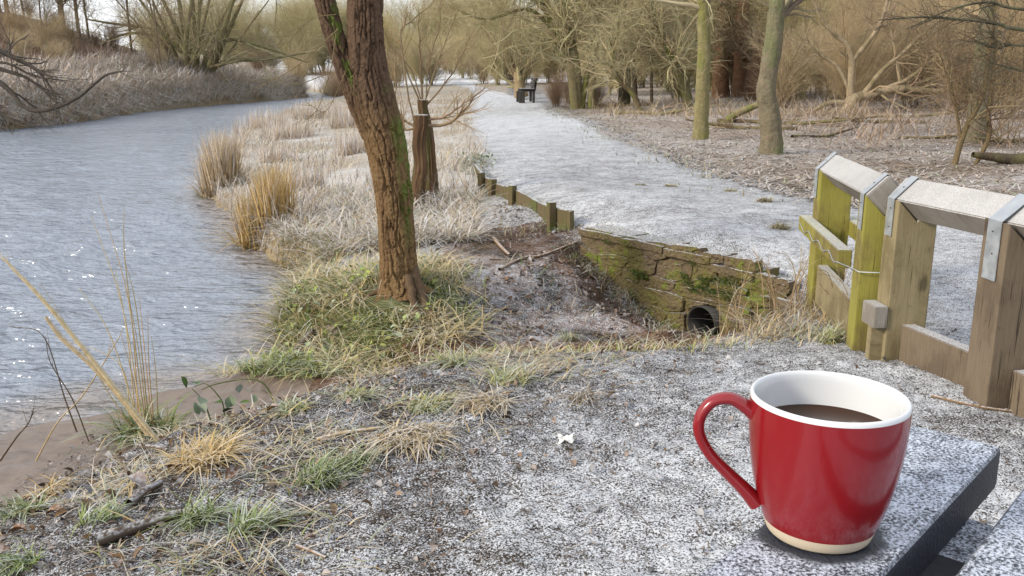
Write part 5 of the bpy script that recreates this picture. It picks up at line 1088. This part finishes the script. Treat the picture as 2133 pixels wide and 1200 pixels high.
cane('dark broken branch end poking from the grassy mound', [(655, 690, 16), (632, 714, 17), (612, 738, 15)], 4.85, (.07, .055, .045), 'broken_branch', 'branch')
# wiry weeds rising from the mud
for k, (pts, lb) in enumerate((([(75, 960, 4), (120, 880, 3), (175, 820, 3), (250, 700, 2)], 'thin straw stem leaning right over the mud'), ([(160, 900, 4), (135, 830, 3), (90, 700, 2), (20, 680, 2)], 'wiry dark weed with withered buds above the mud'), ([(185, 920, 3), (150, 830, 3), (105, 755, 2), (95, 700, 1)], 'wiry weed stem beside the withered one'), ([(0, 960, 5), (35, 910, 4), (60, 880, 3), (70, 850, 2)], 'short dark forked twig standing on the mud'))):
    o = cane(lb, pts, 3.1, (.10, .075, .05) if k else (.4, .3, .16), 'dry_weed', 'weed', None, 0, 6)
# bramble spray
br = thing('bramble', 'green bramble spray with oval leaves arching over the water edge', 'bramble', tuple(at(480, 850, -.2))); b0 = A(br.location); S = Soup(); LB = []
for pts in ([(575, 845, 4), (550, 800, 4), (510, 790, 3), (450, 800, 3), (420, 812, 2)], [(470, 890, 4), (465, 845, 3), (455, 825, 3), (430, 800, 2), (405, 805, 2)], [(440, 880, 4), (430, 850, 3), (415, 825, 2), (400, 810, 2)]):
    P, R = polyY(3.15, pts); S.add(*tubes(spline(P - b0, 16), np.interp(np.linspace(0, 1, 16), np.linspace(0, 1, len(R)), R), 5, (.09, .11, .04)))
S.obj('stem', M_TWIG, br, True)
for (px, py, sz) in ((390, 808, .05), (412, 800, .05), (425, 828, .055), (405, 838, .05), (465, 858, .06), (480, 822, .045), (498, 818, .04), (513, 812, .035), (530, 822, .035), (445, 838, .045), (472, 850, .05), (498, 838, .04), (425, 862, .06), (450, 870, .045), (545, 812, .03)):
    p = atY(px, py, 3.15) - b0; V, F, c = leaf_soup(p[None], (sz, sz * 1.01), A([.055, .10, .025]), A([.10, .15, .04]), .06, rg, .15, .75, .9); link('leaf', raw_mesh('leaf', V, F, c, True), M_GRASS, br)
# fallen sticks, leaves and the white scrap
def ground_tube(name, label, cat, pts, wd, c, group=None, lift=.5):
    P = []
    for (px, py) in pts:
        p = at(px, py, -.1)
        for _ in range(4): p = at(px, py, hz(p[0], p[1]))
        P.append((p[0], p[1], hz(p[0], p[1]) + wd * lift))
    P = A(P); loc = P.mean(0); P2 = spline(P - loc, 16); R = wd * .5 * np.linspace(1, .7, 16); V, F, cc = tubes(P2, R, 9, c); V = V + wd * .18 * (fbm(V[:, 0] * 70, V[:, 1] * 70, 4, 2) - .4)[:, None]
    return tag(Soup().add(V, F, cc).obj(name, M_STICK, None, True, loc), label, cat, group)
ground_tube('frosted_log', 'rotten log crusted with frost among green tufts', 'log', [(205, 1140), (290, 1110), (380, 1080)], .035, (.08, .06, .045))
for pts, wd, lb in (([(618, 1140), (645, 1150), (680, 1165)], .010, 'short bare brown stick on open frost'), ([(1040, 560), (1090, 540), (1130, 530), (1200, 525)], .022, 'exposed root crossing the frosty slope'), ([(1028, 500), (1045, 520), (1062, 535)], .03, 'short brown root stub on the frosty slope'), ([(1020, 540), (1060, 540), (1095, 545)], .014, 'thin root beside the brown root stub'), ([(660, 920), (720, 905), (790, 895)], .013, 'pale split stick by the curled straw tussock'), ([(1130, 790), (1180, 770), (1230, 750)], .016, 'frosted stick on the gully lip'), ([(130, 1085), (160, 1075), (180, 1060)], .014, 'small dark forked stick on the near bank'), ([(270, 1060), (300, 1035), (335, 1015)], .03, 'dark rotten branch piece by the golden tussock'), ([(700, 870), (712, 840), (722, 800)], .006, 'reddish twig lying on the near bank'), ([(290, 935), (330, 938), (350, 945)], .02, 'weathered wood chip behind the golden tussock'), ([(1940, 830), (2040, 850), (2133, 862)], .010, 'dark root running to the foot of the nearest post')):
    ground_tube('fallen_stick', lb, 'stick', pts, wd, (.46, .36, .22) if 'pale' in lb else (.20, .13, .075) if 'root' in lb or 'brown' in lb else (.10, .075, .055))
lv = thing  # fallen leaves: single brown leaves that can be picked out
for k, (px, py, sz) in enumerate(((305, 1030, .07), (95, 1080, .05), (25, 1160, .06), (1300, 745, .05), (865, 845, .04), (540, 875, .05), (580, 868, .05), (900, 1000, .022), (985, 950, .022), (735, 845, .03), (1160, 885, .03), (660, 1130, .03), (240, 1180, .04), (470, 1010, .05), (1340, 735, .035), (15, 1120, .05), (350, 985, .05))):
    p = at(px, py, -.1)
    for _ in range(4): p = at(px, py, hz(p[0], p[1]))
    loc = (p[0], p[1], hz(p[0], p[1]) + .008); V, F, c = leaf_soup(np.zeros((1, 3)), (sz, sz * 1.01), A([.14, .075, .04]), A([.22, .12, .06]), -.2, rg, .5, .65, .35); V[:, 2] -= V[:, 2].min() - .002
    o = link('fallen_leaf', raw_mesh('fallen_leaf', V, F, c, True), M_LITTER, None, loc); tag(o, 'curled brown fallen leaf on the frosty near bank', 'leaf', 'fallen leaves on the near bank')
p = at(1178, 922, -.05)
for _ in range(4): p = at(1178, 922, hz(p[0], p[1]))
bm = bmesh.new(); bmesh.ops.create_grid(bm, x_segments=9, y_segments=7, size=.5)
for v in bm.verts:
    x_, y_ = v.co.x, v.co.y; v.co = Vector((x_ * .044 + random.uniform(-.003, .003), y_ * .032 + random.uniform(-.003, .003), .008 + .008 * math.sin(x_ * 7 + y_ * 3) * math.cos(y_ * 5) + random.uniform(-.003, .003) + .006 * (y_ + .5)))
bmesh.ops.solidify(bm, geom=list(bm.faces), thickness=.0012)
o = bm_obj('tissue_scrap', bm, simple('white_tissue', (.70, .70, .68), .8, .2)); o.location = (p[0], p[1], hz(p[0], p[1]) + .003); tag(o, 'crumpled white tissue scrap lying on the frosty yard', 'paper scrap')
# dry weeds in front of the headwall and by the fence
for k, (px, py, Y0, n, lb) in enumerate(((1700 - 85, 705, 4.35, 9, 'dry branching weed standing before the drain pipe wall end'), (1520, 715, 4.3, 7, 'pale dry weed beside the drain pipe'), (1660, 640, 4.5, 10, 'tangled dry weed between headwall and fence post'), (1760, 640, 3.95, 8, 'dry weed behind the toe board of the fence'), (1320, 700, 4.3, 6, 'straw weed left of the drain pipe'), (1840 - 30, 700, 3.6, 6, 'straw blades at the corner where the fences meet'))):
    p = atY(px, py, Y0); loc = (p[0], p[1], hz(p[0], p[1]) - .02); r = np.random.default_rng(500 + k); root = thing('dry_weed', lb, 'weed', loc); P = []
    for j in range(n):
        a = r.uniform(0, 6.28); h_ = r.uniform(.18, .42); le = r.uniform(.1, .7); b = A([r.normal(0, .04), r.normal(0, .04), 0]); P.append(spline(A([b, b + A([math.cos(a) * le * h_ * .4, math.sin(a) * le * h_ * .4, h_ * .6]), b + A([math.cos(a) * le * h_, math.sin(a) * le * h_, h_ * r.uniform(.7, 1.0)])]), 8))
    P = np.stack(P); R = np.tile(np.linspace(.0026, .0010, 8), (n, 1)); S = Soup().add(*tubes(P, R, 4, vary((.33, .24, .14), n, .3, r))); Q, q = grow(P, R, n * 6, (.05, .16), (.4, 1.1), (.25, 1), 5, .6, .0, .15, .0009, r); S.add(*tubes(Q, q, 3, vary((.36, .27, .16), len(Q), .3, r))); S.obj('stems', M_STICK, root)
